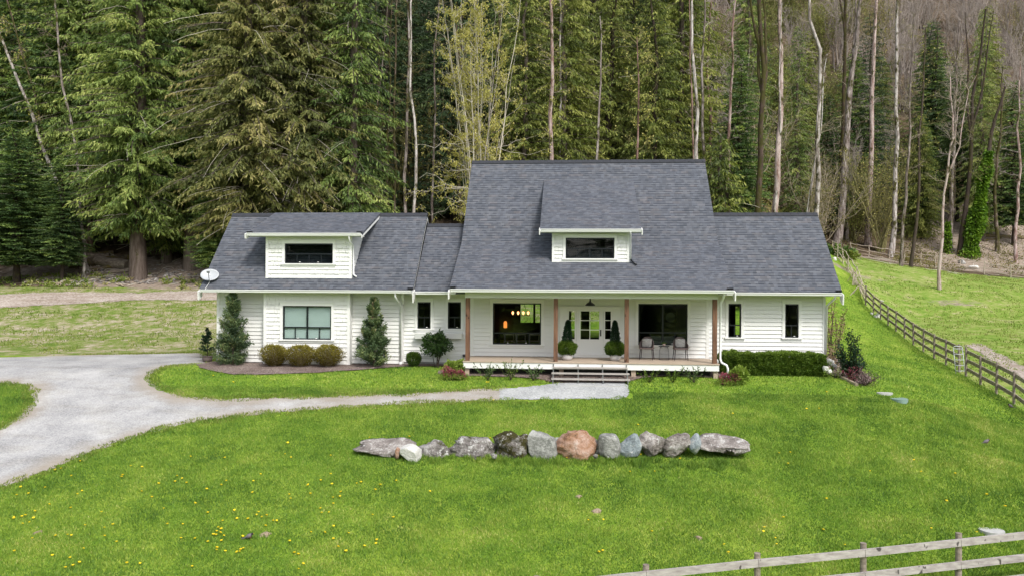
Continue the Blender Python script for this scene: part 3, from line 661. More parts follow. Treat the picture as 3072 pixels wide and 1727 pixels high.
x = P(2480, 900, YR)[0]
spout([(x + .08, 30.0, 2.9), (x + .07, 30.05, 2.78), (x - .02, YR - .1, 2.5), (x - .05, YR - .05, .3)])
x = DW1 + .03; spout([(x - .03, 29.55, dE[1] - .1), (x - .01, 29.7, dE[1] - .25), (x, 29.93, dE[1] - .4), (x, 29.93, main_z(29.93) + .12)], .028)
spout([(x, 29.93, main_z(29.93) + .12), (x + .06, 29.88, main_z(29.88) + .08), (x + .2, 29.7, main_z(29.7) + .06)], .034, 'black')
x = DL1 + .04; spout([(x - .06, 30.0, lE[1] - .1), (x - .05, 30.1, lE[1] - .3), (x, YB + .02, lE[1] - .45), (x + .02, YB + .03, lw_z(YB) + .15), (x + .08, YB - .02, lw_z(YB) + .09), (x + .16, YB - .05, lw_z(YB) + .05)], .03)
# small things on the walls
x, z = XZ(1393, 1065, YK); MB().box(x - .05, x + .05, YK - .1, YK - .02, z - .05, z + .05).build('hose_tap', M['darkmetal'], H)
# ================================================================ things on the house
# porch lamp
LD = .15; lp = P(1770.5, 913, 29.7); t = empty('pendant_lamp', (lp[0], lp[1], 2.6), 'black barn style lamp hanging from the porch ceiling before the front door', 'lamp')
MB().lathe([(.012, 2.93), (.05, 2.925), (.05, 2.9), (.02, 2.88), (.03, 2.80 - LD), (.05, 2.75 - LD)], lp[0], lp[1], 14).build('lamp_neck', M['black'], t, True)
MB().lathe([(q[0], q[1] - LD) for q in ((.05, 2.752), (.10, 2.72), (.17, 2.67), (.185, 2.62), (.18, 2.615), (.16, 2.66), (.04, 2.73))], lp[0], lp[1], 22).build('lamp_shade', M['black'], t, True)
MB().lathe([(q[0], q[1] - LD) for q in ((.0, 2.70), (.07, 2.68), (.075, 2.64), (.04, 2.61), (.0, 2.605))], lp[0], lp[1], 14).build('bulb', M['pot'], t, True)
# satellite dish
b = P(632, 855, 30.35); t = empty('satellite_dish', (b[0], b[1], lw_z(b[1])), 'grey satellite dish on a bent mast at the left corner of the roof', 'satellite dish')
zr = lw_z(b[1]); cdx, cdy, cdz = P(629, 824, 30.2)
mb = MB(); n = 28; nr = 6; ax = np.array((.25, -.80, .55)); ax /= np.linalg.norm(ax); r_ = np.cross(ax, (0, 0, 1)); r_ /= np.linalg.norm(r_); u_ = np.cross(r_, ax)
vs = []; cc = np.array((cdx, cdy, cdz))
for j in range(nr + 1):
    q = j / nr
    for k in range(n):
        a = 2 * math.pi * k / n; vs.append(cc + r_ * .345 * q * math.cos(a) + u_ * .27 * q * math.sin(a) + ax * (.085 * q * q - .08))
for j in range(nr + 1):
    q = j / nr
    for k in range(n):
        a = 2 * math.pi * k / n; vs.append(cc + r_ * .345 * q * math.cos(a) + u_ * .27 * q * math.sin(a) + ax * (.085 * q * q - .08 - .012))
fs = [(j * n + k, j * n + (k + 1) % n, (j + 1) * n + (k + 1) % n, (j + 1) * n + k) for j in range(nr) for k in range(n)]
off = (nr + 1) * n; fs += [(off + j * n + k, off + (j + 1) * n + k, off + (j + 1) * n + (k + 1) % n, off + j * n + (k + 1) % n) for j in range(nr) for k in range(n)]
fs += [(nr * n + k, nr * n + (k + 1) % n, off + nr * n + (k + 1) % n, off + nr * n + k) for k in range(n)]
mb.add(vs, fs); mb.build('reflector', M['dish'], t, True)
MB().tube([(b[0] + .03, b[1], zr), (b[0] + .03, b[1] - .02, zr + .10), (cdx + .01, cdy + .08, cdz - .15), tuple(cc - ax * .09)], .022, 8).build('mast', M['darkmetal'], t, True)
tip = cc + ax * .38 - u_ * .16
MB().tube([tuple(cc - u_ * .26 - ax * .02), tuple(cc - u_ * .2 + ax * .15), tuple(tip)], .013, 6).build('feed_arm', M['darkmetal'], t, True)
mb = MB(); mb.box(tip[0] - .04, tip[0] + .04, tip[1] - .05, tip[1] + .04, tip[2] - .03, tip[2] + .05); mb.build('receiver', M['metal'], t)
MB().tube([(b[0] + .05, b[1] - .02, zr + .05), (b[0] + .08, b[1] - .1, zr + .02), (b[0] + .03, b[1] - .25, zr - .2), (b[0] + .0, b[1] - .42, zr - .36), (b[0] + .0, b[1] - .48, zr - .5)], .008, 5).build('cable', M['trim'], t, True)
# porch chairs
def chair(loc, rz, label):
    t = empty('porch_chair', loc, label, 'chair', 'woven chairs on the porch'); x, y, z = loc
    ca, sa = math.cos(rz), math.sin(rz)
    def R(p): return (x + p[0] * ca - p[1] * sa, y + p[0] * sa + p[1] * ca, z + p[2])
    def bld(mb, nm, m, par=t, sm=False): mb.v = [R(v) for v in mb.v]; return mb.build(nm, M[m], par, sm)
    s = MB(); s.prismx([(-.24, .40), (-.25, .44), (-.22, .455), (.22, .44), (.23, .39)], -.25, .25); bld(s, 'seat', 'fabric')
    bk = MB(); 
    outer = []
    for k in range(13):
        a = -math.pi * .5 + math.pi * (k / 12); px_ = .27 * math.sin(a); py_ = -.02 + .25 * math.cos(a)
        if k in (0, 12): py_ = -.16
        top = .60 + .24 * (1 - abs(math.sin(a)) ** 3) if k not in (0, 12) else .56
        outer.append((px_, py_, top))
    v = [(p[0], p[1], .42) for p in outer] + [(p[0] * (1.02 if abs(p[0]) > .2 else 1), p[1] + .07 * (p[2] - .5) * 2, p[2]) for p in outer]
    vi = [(q[0] * .90, q[1] - .03, q[2]) for q in v]; m_ = 13
    f = [(k, k + 1, m_ + k + 1, m_ + k) for k in range(12)] + [(26 + k, 26 + m_ + k, 26 + m_ + k + 1, 26 + k + 1) for k in range(12)] + [(m_ + k, m_ + k + 1, 26 + m_ + k + 1, 26 + m_ + k) for k in range(12)] + [(0, m_, 26 + m_, 26), (12, 38, 51, 25)]
    bk.add(v + vi, f); bld(bk, 'backrest', 'fabric')
    for sx, sy in ((-1, -1), (1, -1), (-1, 1), (1, 1)):
        l = MB(); l.tube([(sx * .21, sy * .18, .41), (sx * .245, sy * .23, 0)], [.018, .012], 8); bld(l, 'leg', 'leg')
    p = MB(); nx = 9; V = []; F = []
    for j in range(nx):
        for i in range(nx):
            u, w = i / (nx - 1) * 2 - 1, j / (nx - 1) * 2 - 1; V.append((u * .18 * (1 - .07 * w * w), .05 - .055 * ((1 - u ** 2) * (1 - w ** 2)) ** .4 + .08 * w * .5, .62 + w * .155 * (1 - .07 * u * u)))
    for j in range(nx):
        for i in range(nx):
            u, w = i / (nx - 1) * 2 - 1, j / (nx - 1) * 2 - 1; V.append((u * .18 * (1 - .07 * w * w), .06 + .055 * ((1 - u ** 2) * (1 - w ** 2)) ** .4 + .08 * w * .5, .62 + w * .155 * (1 - .07 * u * u)))
    for j in range(nx - 1):
        for i in range(nx - 1): a = j * nx + i; F += [(a, a + 1, a + nx + 1, a + nx), (81 + a, 81 + a + nx, 81 + a + nx + 1, 81 + a + 1)]
    p.add([R(v) for v in V], F); po = p.build('pillow', M['pillow'], None, True)
    tag(po, 'striped cushion propped on the ' + ('left' if x < 3.2 else 'right') + ' porch chair', 'cushion', 'striped cushions on the porch chairs')
    return t
t_ = NT('striped_cushion'); g_ = t_.co('Object'); sx_ = t_.n('ShaderNodeSeparateXYZ', Vector=g_)
wv = t_.math('ADD', t_.math('MULTIPLY', sx_.outputs[2], 26.), t_.math('MULTIPLY', t_.math('SINE', t_.math('MULTIPLY', sx_.outputs[0], 26.)), .30))
wv = t_.math('ADD', wv, t_.noise(g_, 12, 2)); M['pillow'] = t_.end(t_.bsdf(t_.ramp(t_.math('FRACT', wv), [(0., (.62, .60, .58)), (.5, (.60, .58, .56)), (.56, (.13, .11, .11)), (.95, (.13, .11, .11)), (1., (.62, .6, .58))]), .9))
c1 = P(1940, 1078, 29.95); c2 = P(2041, 1079, 29.95)
chair((c1[0], c1[1], .471), -.22, 'brown woven porch chair left of the little wire table, turned slightly sideways')
chair((c2[0], c2[1], .471), .02, 'brown woven porch chair right of the little wire table, facing out')
b = P(1992, 1078, 29.95); t = empty('side_table', (b[0], b[1], .471), 'round wire side table between the two porch chairs', 'table')
MB().lathe([(.0, .965), (.20, .965), (.205, .975), (.20, .985), (.0, .985)], b[0], b[1], 24).build('table_top', M['darkmetal'], t)
wr = MB()
for k in range(26):
    a = 2 * math.pi * k / 26; c_, s_ = math.cos(a), math.sin(a)
    wr.tube([(b[0] + r * c_, b[1] + r * s_, z) for r, z in ((.12, .965), (.155, .90), (.178, .78), (.19, .48))], .0035, 4, False)
for k in range(24):
    a, a2 = 2 * math.pi * k / 24, 2 * math.pi * (k + 1) / 24; wr.bar((b[0] + .19 * math.cos(a), b[1] + .19 * math.sin(a), .478), (b[0] + .19 * math.cos(a2), b[1] + .19 * math.sin(a2), .478), .01, .01)
wr.build('wire_base', M['darkmetal'], t)
# ---- interior things seen through the glass
b = P(1562, 945, 33.6); t = empty('chandelier', (b[0], 33.6, b[2]), 'linear chandelier with four glowing bulbs behind the left porch window', 'chandelier')
x0, x1 = P(1532, 945, 33.6)[0], P(1590, 945, 33.6)[0]; z = P(1562, 945, 33.6)[2]
fr = MB(); fr.box(x0, x1, 33.59, 33.61, z - .012, z + .012); fr.tube([(x1 - .1, 33.6, z), ((x0 + x1) / 2, 33.6, 2.9)], .008, 5); fr.tube([(x0 + .1, 33.6, z), ((x0 + x1) / 2, 33.6, 2.9)], .008, 5); fr.build('frame', M['black'], t)
for px in (1538.5, 1554.5, 1570, 1584.5):
    x = P(px, 937, 33.6)[0]; MB().lathe([(.0, z + .02), (.03, z + .05), (.048, z + .10), (.04, z + .15), (.0, z + .18)], x, 33.6, 12).build('bulb', M['bulb'], t, True)
b = P(1515, 975, 38.6); t = empty('wall_lamp', (b[0], 38.9, b[2]), 'orange glowing wall lamp deep in the left front room', 'lamp')
MB().lathe([(.07, b[2] - .13), (.085, b[2] - .1), (.085, b[2] + .12), (.05, b[2] + .2)], b[0], 38.8, 16).build('lamp_shade', M['lamp'], t, True)
MB().box(b[0] - .04, b[0] + .04, 38.93, 38.99, b[2] - .1, b[2] + .1).build('bracket', M['black'], t)
for i, (px, lb) in enumerate(((1527, 'leftmost pale wooden dining chair seen through the left porch window'), (1562, 'middle pale wooden dining chair seen through the left porch window'), (1603, 'rightmost pale wooden dining chair seen through the left porch window'))):
    b = P(px, 1030, 32.6); t = empty('dining_chair', (b[0], 32.6, .47), lb, 'chair', 'dining chairs behind the left porch window')
    MB().box(b[0] - .22, b[0] + .22, 32.6, 33.05, .90, .94).build('seat', M['deck'], t)
    k = MB(); k.box(b[0] - .22, b[0] + .22, 32.58, 32.61, 1.18, 1.26); k.box(b[0] - .2, b[0] - .17, 32.58, 32.61, .94, 1.18); k.box(b[0] + .17, b[0] + .2, 32.58, 32.61, .94, 1.18); k.build('backrest', M['deck'], t)
    for sx in (-.2, .2):
        for y in (32.6, 33.02): MB().tube([(b[0] + sx, y, .47), (b[0] + sx, y, .90)], .016, 6).build('leg', M['deck'], t)
b = P(1565, 1020, 33.5); t = empty('dining_table', (b[0], 33.6, .47), 'dark wooden dining table under the chandelier inside the left front room', 'table')
MB().box(b[0] - 1.1, b[0] + 1.1, 33.2, 34.1, 1.17, 1.22).build('table_top', M['dark'], t)
for sx in (-1, 1):
    for y in (33.28, 34.02): MB().box(b[0] + sx - .04, b[0] + sx + .04, y - .04, y + .04, .47, 1.17).build('leg', M['dark'], t)
b = P(1995, 1035, 31.4); t = empty('sofa', (b[0] + .2, 31.6, .47), 'grey sofa with its cushions against the right porch window, inside', 'sofa')
xs = [P(p, 1030, 31.3)[0] for p in (1950, 1990, 2060)]
MB().box(xs[0], xs[2], 31.2, 32.1, .55, .88).build('sofa_base', M['sofa'], t)
MB().box(xs[0], xs[2], 31.12, 31.3, .88, 1.12).build('backrest', M['sofa'], t)
for i, (a, c_) in enumerate(((1952, 1984), (1989, 2022), (2030, 2058))):
    xa, xb = P(a, 1000, 31.4)[0], P(c_, 1000, 31.4)[0]; mb = MB(); mb.box(xa, xb, 31.3, 31.45, .88, 1.27)
    mb.build('cushion', M['sofa'], t)
b = P(2012, 951, 38.9); mb = MB(); mb.tube([(b[0], 38.96, b[2]), (b[0], 38.92, b[2])], .23, 32)
mir = plain('mirror_glass', (.75, .85, .78), .08, .02, metal=.6); tag(mb.build('round_mirror', mir), 'round mirror on the dark wall behind the right porch window', 'mirror')
# ================================================================ ground
def pip(px, py, poly):
    """vectorised point in polygon"""
    c = np.zeros(px.shape, bool); n = len(poly); j = n - 1
    for i in range(n):
        xi, yi = poly[i]; xj, yj = poly[j]
        m = ((yi > py) != (yj > py)) & (px < (xj - xi) * (py - yi) / (yj - yi + 1e-12) + xi); c ^= m; j = i
    return c
def sdist(px, py, poly):
    d = np.full(px.shape, 1e9); n = len(poly)
    for i in range(n):
        ax, ay = poly[i]; bx, by = poly[(i + 1) % n]; vx, vy = bx - ax, by - ay
        t = np.clip(((px - ax) * vx + (py - ay) * vy) / (vx * vx + vy * vy + 1e-12), 0, 1)
        d = np.minimum(d, np.hypot(px - ax - t * vx, py - ay - t * vy))
    return np.where(pip(px, py, poly), d, -d)
def GP(pts): return [G(*p)[:2] for p in pts]
drive = GP([(-260, 1075), (0, 1072), (100, 1069), (290, 1064), (450, 1061), (608, 1058), (632, 1090), (560, 1094), (492, 1100), (460, 1115), (449, 1135), (460, 1158), (500, 1178), (565, 1193), (650, 1198), (800, 1196), (1000, 1189),
    (1250, 1180), (1450, 1169), (1560, 1163), (1640, 1155), (1668, 1149), (1700, 1165), (1700, 1197), (1500, 1200), (1200, 1213), (1000, 1224), (800, 1241), (600, 1263), (450, 1295), (330, 1336), (200, 1387), (100, 1430), (0, 1464), (-260, 1560), (-260, 1400),
    (0, 1288), (60, 1252), (103, 1203), (104, 1172), (80, 1155), (0, 1148), (-260, 1150)])
pad = GP([(1500, 1170), (1560, 1163), (1640, 1155), (1690, 1147), (1872, 1147), (1885, 1160), (1888, 1175), (1882, 1193), (1850, 1198), (1700, 1198), (1500, 1201)])
inl = lambda pts, ex: GP(pts) + ex
bed1 = GP([(592, 1094), (600, 1104), (640, 1114), (700, 1124), (800, 1124), (950, 1119), (1080, 1110), (1200, 1101), (1336, 1098)]) + [(-3.9, 31.2), (-14.2, 31.2)]
bed2 = GP([(1316, 1112), (1312, 1122), (1345, 1131), (1450, 1129), (1560, 1133), (1630, 1141), (1660, 1150), (1700, 1149), (1860, 1149), (1890, 1146), (1930, 1133), (2000, 1129), (2100, 1132), (2170, 1136), (2225, 1130), (2250, 1115), (2300, 1112)]) + [(8, 31), (-4.4, 31), (-4.6, 29.5)]
bed3 = GP([(2300, 1110), (2400, 1120), (2480, 1122), (2530, 1136), (2575, 1152), (2608, 1150), (2616, 1134), (2585, 1115), (2530, 1085), (2495, 1060)]) + [(9.6, 33), (8, 31)]
track = GP([(-260, 890), (0, 884), (200, 876), (420, 880), (660, 868), (860, 866), (860, 893), (640, 902), (420, 900), (220, 912), (0, 924), (-260, 930)])
fpath = GP([(2900, 1035), (2960, 1070), (3100, 1160), (3240, 1240), (3240, 1190), (3100, 1115), (3000, 1062), (2940, 1030)])
def sheet(name, poly, m, z, res, pad_=.5):
    xs = [p[0] for p in poly]; ys = [p[1] for p in poly]
    x = np.arange(min(xs) - pad_, max(xs) + pad_ + res, res); y = np.arange(min(ys) - pad_, max(ys) + pad_ + res, res)
    X, Y = np.meshgrid(x, y); e = sdist(X, Y, poly); Z = hgt(X, Y) + z
    nx = len(x); idx = np.arange(X.size).reshape(X.shape)
    keep = (np.maximum.reduce([e[:-1, :-1], e[1:, :-1], e[:-1, 1:], e[1:, 1:]]) > -pad_)
    F = np.stack([idx[:-1, :-1], idx[:-1, 1:], idx[1:, 1:], idx[1:, :-1]], -1)[keep]
    used, inv = np.unique(F, return_inverse=True)
    V = np.stack([X.ravel(), Y.ravel(), Z.ravel()], -1)[used]
    o = mesh_np(name, V, inv.reshape(F.shape), m, None, {'edge': e.ravel()[used]}, True); o['kind'] = 'structure'; return o
sheet('dirt_track', track, M['dirt'], .02, .5, 1.2)
sheet('dirt_path', fpath, M['dirt'], .02, .4, .8)
sheet('gravel_driveway', drive, M['gravel'], .016, .2, .5)
sheet('gravel_path', pad, M['gravelblue'], .026, .15, .3)
for p in (bed1, bed2, bed3): sheet('mulch_bed', p, M['mulch'], .034, .15, .3)
# the ground itself
gx = np.unique(np.concatenate([np.arange(-220, -40, 4.), np.arange(-40, 48, .4), np.arange(48, 221, 4.)]))
gy = np.unique(np.concatenate([np.arange(-260, -18, 11.), np.arange(-18, 14, 2.), np.arange(14, 60, .4), np.arange(60, 130, 1.), np.arange(130, 390, 6.)]))
X, Y = np.meshgrid(gx, gy); Z = hgt(X, Y)
def masks(X, Y):
    w = sstep(0, 1, (X - 11) / 12)
    line = 50.5 * (1 - w) + (82 - .1 * (X - 25)) * w
    forest = sstep(-1.5, 1.5, Y - line)
    dry = (1 - sstep(-14.6, -13.2, X)) * sstep(32, 33, Y) * (1 - sstep(49, 52, Y)) + .55 * sstep(40, 44, Y) * (1 - sstep(6, 10, X)) * sstep(-14, -10, X)
    # pasture is what lies beyond the side fence
    fa, fb = P(3043, 1188, 30.), P(2596, 940, 57.)
    fx = np.interp(Y, [20, fa[1], fb[1], 75, 90], [fa[0] - (fb[0] - fa[0]) / 27 * 10, fa[0], fb[0], 24, 27])
    past = sstep(-.6, .6, X - fx) * (1 - forest) * .95
    bare = np.exp(-((X + 29.) / 12) ** 2 - ((Y - 54.5) / 3.4) ** 2) * 1.25 + np.exp(-((X - 52) / 12) ** 2 - ((Y - 94) / 12) ** 2) * 1.5 + .9 * np.exp(-((X + 8.5) / 6) ** 2 - ((Y - 52.5) / 2.5) ** 2) + .75 * np.exp(-((X - 30) / 12) ** 2 - ((Y - 85) / 3) ** 2) \
        + .6 * np.exp(-((X - 28) / 4) ** 2 - ((Y - 60.5) / 1.2) ** 2) + .62 * np.exp(-((X - 22) / 5) ** 2 - ((Y - 66) / 1.6) ** 2) + .8 * np.exp(-((X - 24) / 4) ** 2 - ((Y - 82) / 7) ** 2) + .45 * np.exp(-((X + 23) / 9) ** 2 - ((Y - 52) / 3) ** 2)
    return forest, dry, past, bare
fo, dr, pa, ba_ = masks(X, Y)
idx = np.arange(X.size).reshape(X.shape); F = np.stack([idx[:-1, :-1], idx[:-1, 1:], idx[1:, 1:], idx[1:, :-1]], -1).reshape(-1, 4)
gr = mesh_np('ground', np.stack([X.ravel(), Y.ravel(), Z.ravel()], -1), F, M['ground'], None, {'forest': fo.ravel(), 'dry': dr.ravel(), 'past': pa.ravel(), 'bare': ba_.ravel()}, True)
gr['kind'] = 'structure'
# ---- grass blades
def blades(name, n, xr, yr, keepfn, hgt_, wid, m, lean=.6, seed=1, label=None, dens=None):
    R = np.random.RandomState(seed); x = R.uniform(*xr, n); y = yr[0] + (yr[1] - yr[0]) * R.rand(n) ** (dens or 1.)
    # only what lies roughly inside the view
    k = (np.abs((x + .0734 * y) / y) < .70) & keepfn(x, y); x, y = x[k], y[k]; n = len(x)
    z = hgt(x, y) + .004; clump = vnoise(x, y, .33, 5) + .7 * vnoise(x, y, 1.1, 6); a = R.uniform(0, math.pi * 2, n); h = hgt_ * (R.uniform(.55, 1.25, n) + clump * .55); h = np.maximum(h, hgt_ * .25)
    w = wid * R.uniform(.6, 1.3, n); la = R.uniform(0, math.pi * 2, n); ll = h * R.uniform(.1, lean, n) * 1.3
    dx, dy = np.cos(a) * w / 2, np.sin(a) * w / 2
    V = np.empty((n, 3, 3), np.float32); V[:, 0] = np.stack([x - dx, y - dy, z], -1); V[:, 1] = np.stack([x + dx, y + dy, z], -1)
    V[:, 2] = np.stack([x + np.cos(la) * ll, y + np.sin(la) * ll, z + h], -1)
    t = np.clip(.43 + .16 * R.randn(n) + .26 * vnoise(x * .7, y * 1.3, .42, 8) + .22 * vnoise(x * .8, y, 1.2, 18) + .16 * vnoise(x, y, 3.6, 9) + .06 * np.sign(np.sin((x * .9 - y * .35) * 3.4)) * sstep(4, 9, x), 0, 1)
    o = mesh_np(name, V.reshape(-1, 3), np.arange(n * 3).reshape(-1, 3), m, None, np.repeat(t, 3))
    return tag(o, label, 'grass', None, 'stuff')
rough_edge = lambda x, y, poly, w=.0: sdist(x, y, poly) < (.10 * np.sin(x * 5.1 + y * 3.3) + vnoise(x, y, .4, 4) * .35 - w)
def lawn_ok(x, y):
    k = rough_edge(x, y, drive) & rough_edge(x, y, pad)
    for b in (bed1, bed2, bed3): k &= rough_edge(x, y, b)
    k &= ~((x > lx0) & (x < 9.8) & (y > 30.2) & (y < 39.5)); f, d_, p_, b_ = masks(x, y)
    return k & (f < .4) & (d_ < .4) & (p_ < .5) & (b_ < .35)
blades('lawn_grass', 760000, (-21, 17.5), (16.2, 27), lawn_ok, .055, .022, M['grass'], seed=3, label='short bright green grass of the mown lawn in front of the house')
blades('lawn_grass', 330000, (-22, 24), (26.5, 62), lambda x, y: lawn_ok(x, y) & ~((x < 9.7) & (y > 40)), .06, .034, M['grass'], seed=4, label='green grass of the lawn beside and close to the house', dens=1.5)
def rough_ok(x, y):
    f, d_, p_, b_ = masks(x, y); return ((d_ > .3) | (p_ > .5)) & (f < .5) & (b_ < .4) & (vnoise(x, y, 1.6, 12) + vnoise(x, y, .6, 13) * .6 > -.08) & rough_edge(x, y, drive) & (sdist(x, y, track) < -.1) & ~((x > lx0) & (x < 9.8) & (y < 39.5))
blades('rough_grass', 260000, (-36, 60), (21, 92), rough_ok, .10, .055, M['roughgrass'], seed=5, label='patchy yellow green grass of the dry field and the fenced pasture', dens=1.3)
fringe = lambda x, y: (np.abs(sdist(x, y, drive) + .05 + .25 * vnoise(x, y, .8, 21)) < .22 + .2 * vnoise(x, y, .5, 22)) & (sdist(x, y, bed1) < -.1) & (sdist(x, y, pad) < -.2)
blades('dry_edge_grass', 260000, (-21, 3), (18, 37), fringe, .07, .035, M['roughgrass'], seed=6, label='thin yellowish grass along the edges of the gravel driveway')
ROCKS = [(1070, 1245, 1362), (1203, 1257, 1374), (1246, 1347, 1372), (1350, 1481, 1376), (1481, 1584, 1375), (1585, 1670, 1373), (1672, 1787, 1375), (1797, 1863, 1366), (1862, 1924, 1361), (1916, 2001, 1355), (1992, 2069, 1357), (2070, 2103, 1349), (2104, 2246, 1351)]
rk = [(P(a, c, 22.3)[0], P(b, c, 22.3)[0]) for a, b, c in ROCKS]
def round_rocks(x, y):
    k = np.zeros(x.shape, bool)
    for a, b in rk: k |= (np.abs(x - (a + b) / 2) < (b - a) / 2 + .08) & (y > 22.3 - .42 + .10 * np.sin(x * 9)) & (y < 22.3 + .02)
    return k
blades('uncut_grass', 26000, (-5, 8.5), (21.7, 22.5), lambda x, y: round_rocks(x, y) & (vnoise(x, y, .25, 30) > -.15), .13, .022, M['grass'], seed=9, label='longer uncut grass growing against the foot of the boulders')
# ================================================================ foliage builders
def nrm(v): return v / (np.linalg.norm(v, axis=-1, keepdims=True) + 1e-9)
def leafquads(C, D, L, W, R, tint):
    """diamond leaves: centres' roots C, unit directions D, length L, width W"""
    n = len(C); s = nrm(np.cross(D, nrm(R.randn(n, 3)))) ; W = np.broadcast_to(W, n)[:, None]; L = np.broadcast_to(L, n)[:, None]
    V = np.empty((n, 4, 3), np.float32); V[:, 0] = C; V[:, 1] = C + D * L * .45 + s * W / 2; V[:, 2] = C + D * L; V[:, 3] = C + D * L * .45 - s * W / 2
    return V.reshape(-1, 3), np.repeat(np.clip(tint, 0, 1), 4)
def tubes_np(segs, n=3):
    """segs: list of (pts (k,3), radii (k)) -> V,F"""
    V = []; F = []; off = 0
    for pts, rad in segs:
        pts = np.asarray(pts, float); k = len(pts); d = np.gradient(pts, axis=0); d = nrm(d)
        a = np.array((0, 0, 1.)) if abs(d[0, 2]) < .8 else np.array((1., 0, 0))
        r = nrm(np.cross(d, a)); u = np.cross(d, r); th = np.arange(n) * 2 * math.pi / n
        rad = np.asarray(rad, float)
        ring = pts[:, None] + rad[:, None, None] * (np.cos(th)[None, :, None] * r[:, None] + np.sin(th)[None, :, None] * u[:, None])
        V.append(ring.reshape(-1, 3)); i = np.arange(k - 1)[:, None] * n; j = np.arange(n)[None]; j2 = (j + 1) % n
        F.append(np.stack([i + j, i + j2, i + n + j2, i + n + j], -1).reshape(-1, 4) + off); off += k * n
    return np.concatenate(V), np.concatenate(F)
def conifer(name, loc, seed, Ht, Rad, base, m, mb, nb=190, droop=.5, trunk=.45, up=.18, dens=1., ln=.30, flat=False, ragged=.3, twigs=.12, tw='twig_pale', label=None, group=None, top=1.0):
    R = np.random.RandomState(seed); t = empty(name, loc, label, 'tree', group); loc = np.array(loc, float)
    tp = np.array([(R.randn() * .05 * k, R.randn() * .05 * k, Ht * k / 8 - .3 * (k == 0)) for k in range(9)]); tr = trunk * (1 - np.linspace(0, 1, 9)) ** .8 + .03; tr[0] *= 1.35
    V, F = tubes_np([(tp, tr)], 10); mesh_np('trunk', V + loc, F, M[mb], t, None, True)
    Vs = []; Ts = []; segs = []; dsegs = []; nb = int(nb * 1.75)
    for i in range(nb):
        q = ((i + R.rand()) / nb) ** 1.35; z = base + (Ht - base) * q
        prof = (1 - q) ** .62 * top * (.55 + .45 * min(1, q / .12))
        ln_ = Rad * prof * R.uniform(1 - ragged, 1 + ragged * .4) + .25; az = i * 2.399 + R.randn() * .3
        o = np.array((math.cos(az), math.sin(az), 0)); sd = np.array((-o[1], o[0], 0)); k = 7; s = np.linspace(0, 1, k)
        dr = droop * R.uniform(.7, 1.3); bend = R.randn() * .12
        pt = lambda s: (o * ln_)[None] * s[:, None] + sd[None] * (bend * ln_ * s ** 2)[:, None] + np.stack([0 * s, 0 * s, z + ln_ * (up * s * 1.6 - dr * s ** 2) + (ln_ * .12 * np.maximum(0, s - .75) * 2)], -1)
        if R.rand() < .7: dsegs.append((pt(s) + loc, .010 + .016 * ln_ * (1 - s * .9) * .5))
        nbl = max(4, int(ln_ / .145 * dens)); sb = .1 + .9 * (np.arange(nbl) + R.rand(nbl)) / nbl
        P0 = pt(sb); side = np.where(np.arange(nbl) % 2, 1., -1.)
        bl = (.22 + .30 * ln_ * (1 - sb) * .6) * R.uniform(.6, 1.25, nbl); bl = np.minimum(bl, 1.1)
        ang = R.uniform(.5, 1.2, nbl) * side
        bd = np.cos(ang)[:, None] * o + np.sin(ang)[:, None] * sd; bd[:, 2] = R.uniform(-.15, .05, nbl) if flat else -R.uniform(.1, .7, nbl); bd = nrm(bd)
        nl = np.maximum(2, (bl / .070 * dens).astype(int)); rep = np.repeat(np.arange(nbl), nl)
        f = R.rand(len(rep)); C = P0[rep] + bd[rep] * (f * bl[rep])[:, None]; C[:, 2] -= (f ** 2) * bl[rep] * (.1 if flat else .45)
        hang = np.array((0, 0, -1.)) * (.25 if flat else 1.) * R.uniform(.3, 1.3, len(rep))[:, None]
        D = nrm(bd[rep] * R.uniform(.2, 1.1, len(rep))[:, None] + hang + o * .35 + R.randn(len(rep), 3) * .32)
        tip = sb[rep] * .5 + f * .5
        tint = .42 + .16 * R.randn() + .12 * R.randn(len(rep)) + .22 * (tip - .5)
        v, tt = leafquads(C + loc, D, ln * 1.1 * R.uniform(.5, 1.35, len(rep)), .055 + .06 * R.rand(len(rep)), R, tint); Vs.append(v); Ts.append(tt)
        if R.rand() < twigs * .5:                       # bare pale limb tips
            s2 = np.linspace(.25, 1.08, 6); off = R.randn(3) * .25; pp = pt(s2) + loc + off; pp[:, 2] += .15 + .2 * R.rand(); segs.append((pp, np.linspace(.024, .009, 6)))
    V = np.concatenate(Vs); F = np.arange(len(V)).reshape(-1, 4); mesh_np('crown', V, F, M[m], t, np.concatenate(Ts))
    V, F = tubes_np(segs, 3); mesh_np('bare_twigs', V, F, M[tw], t)
    V, F = tubes_np(dsegs, 3); mesh_np('limbs', V, F, M[mb], t)
    return t
def bendy(a, b, k, R, amp):
    s = np.linspace(0, 1, k)[:, None]; p = a + (b - a) * s; w = np.cumsum(R.randn(k, 3) * amp, 0); w -= w[0] + (w[-1] - w[0]) * s; return p + w
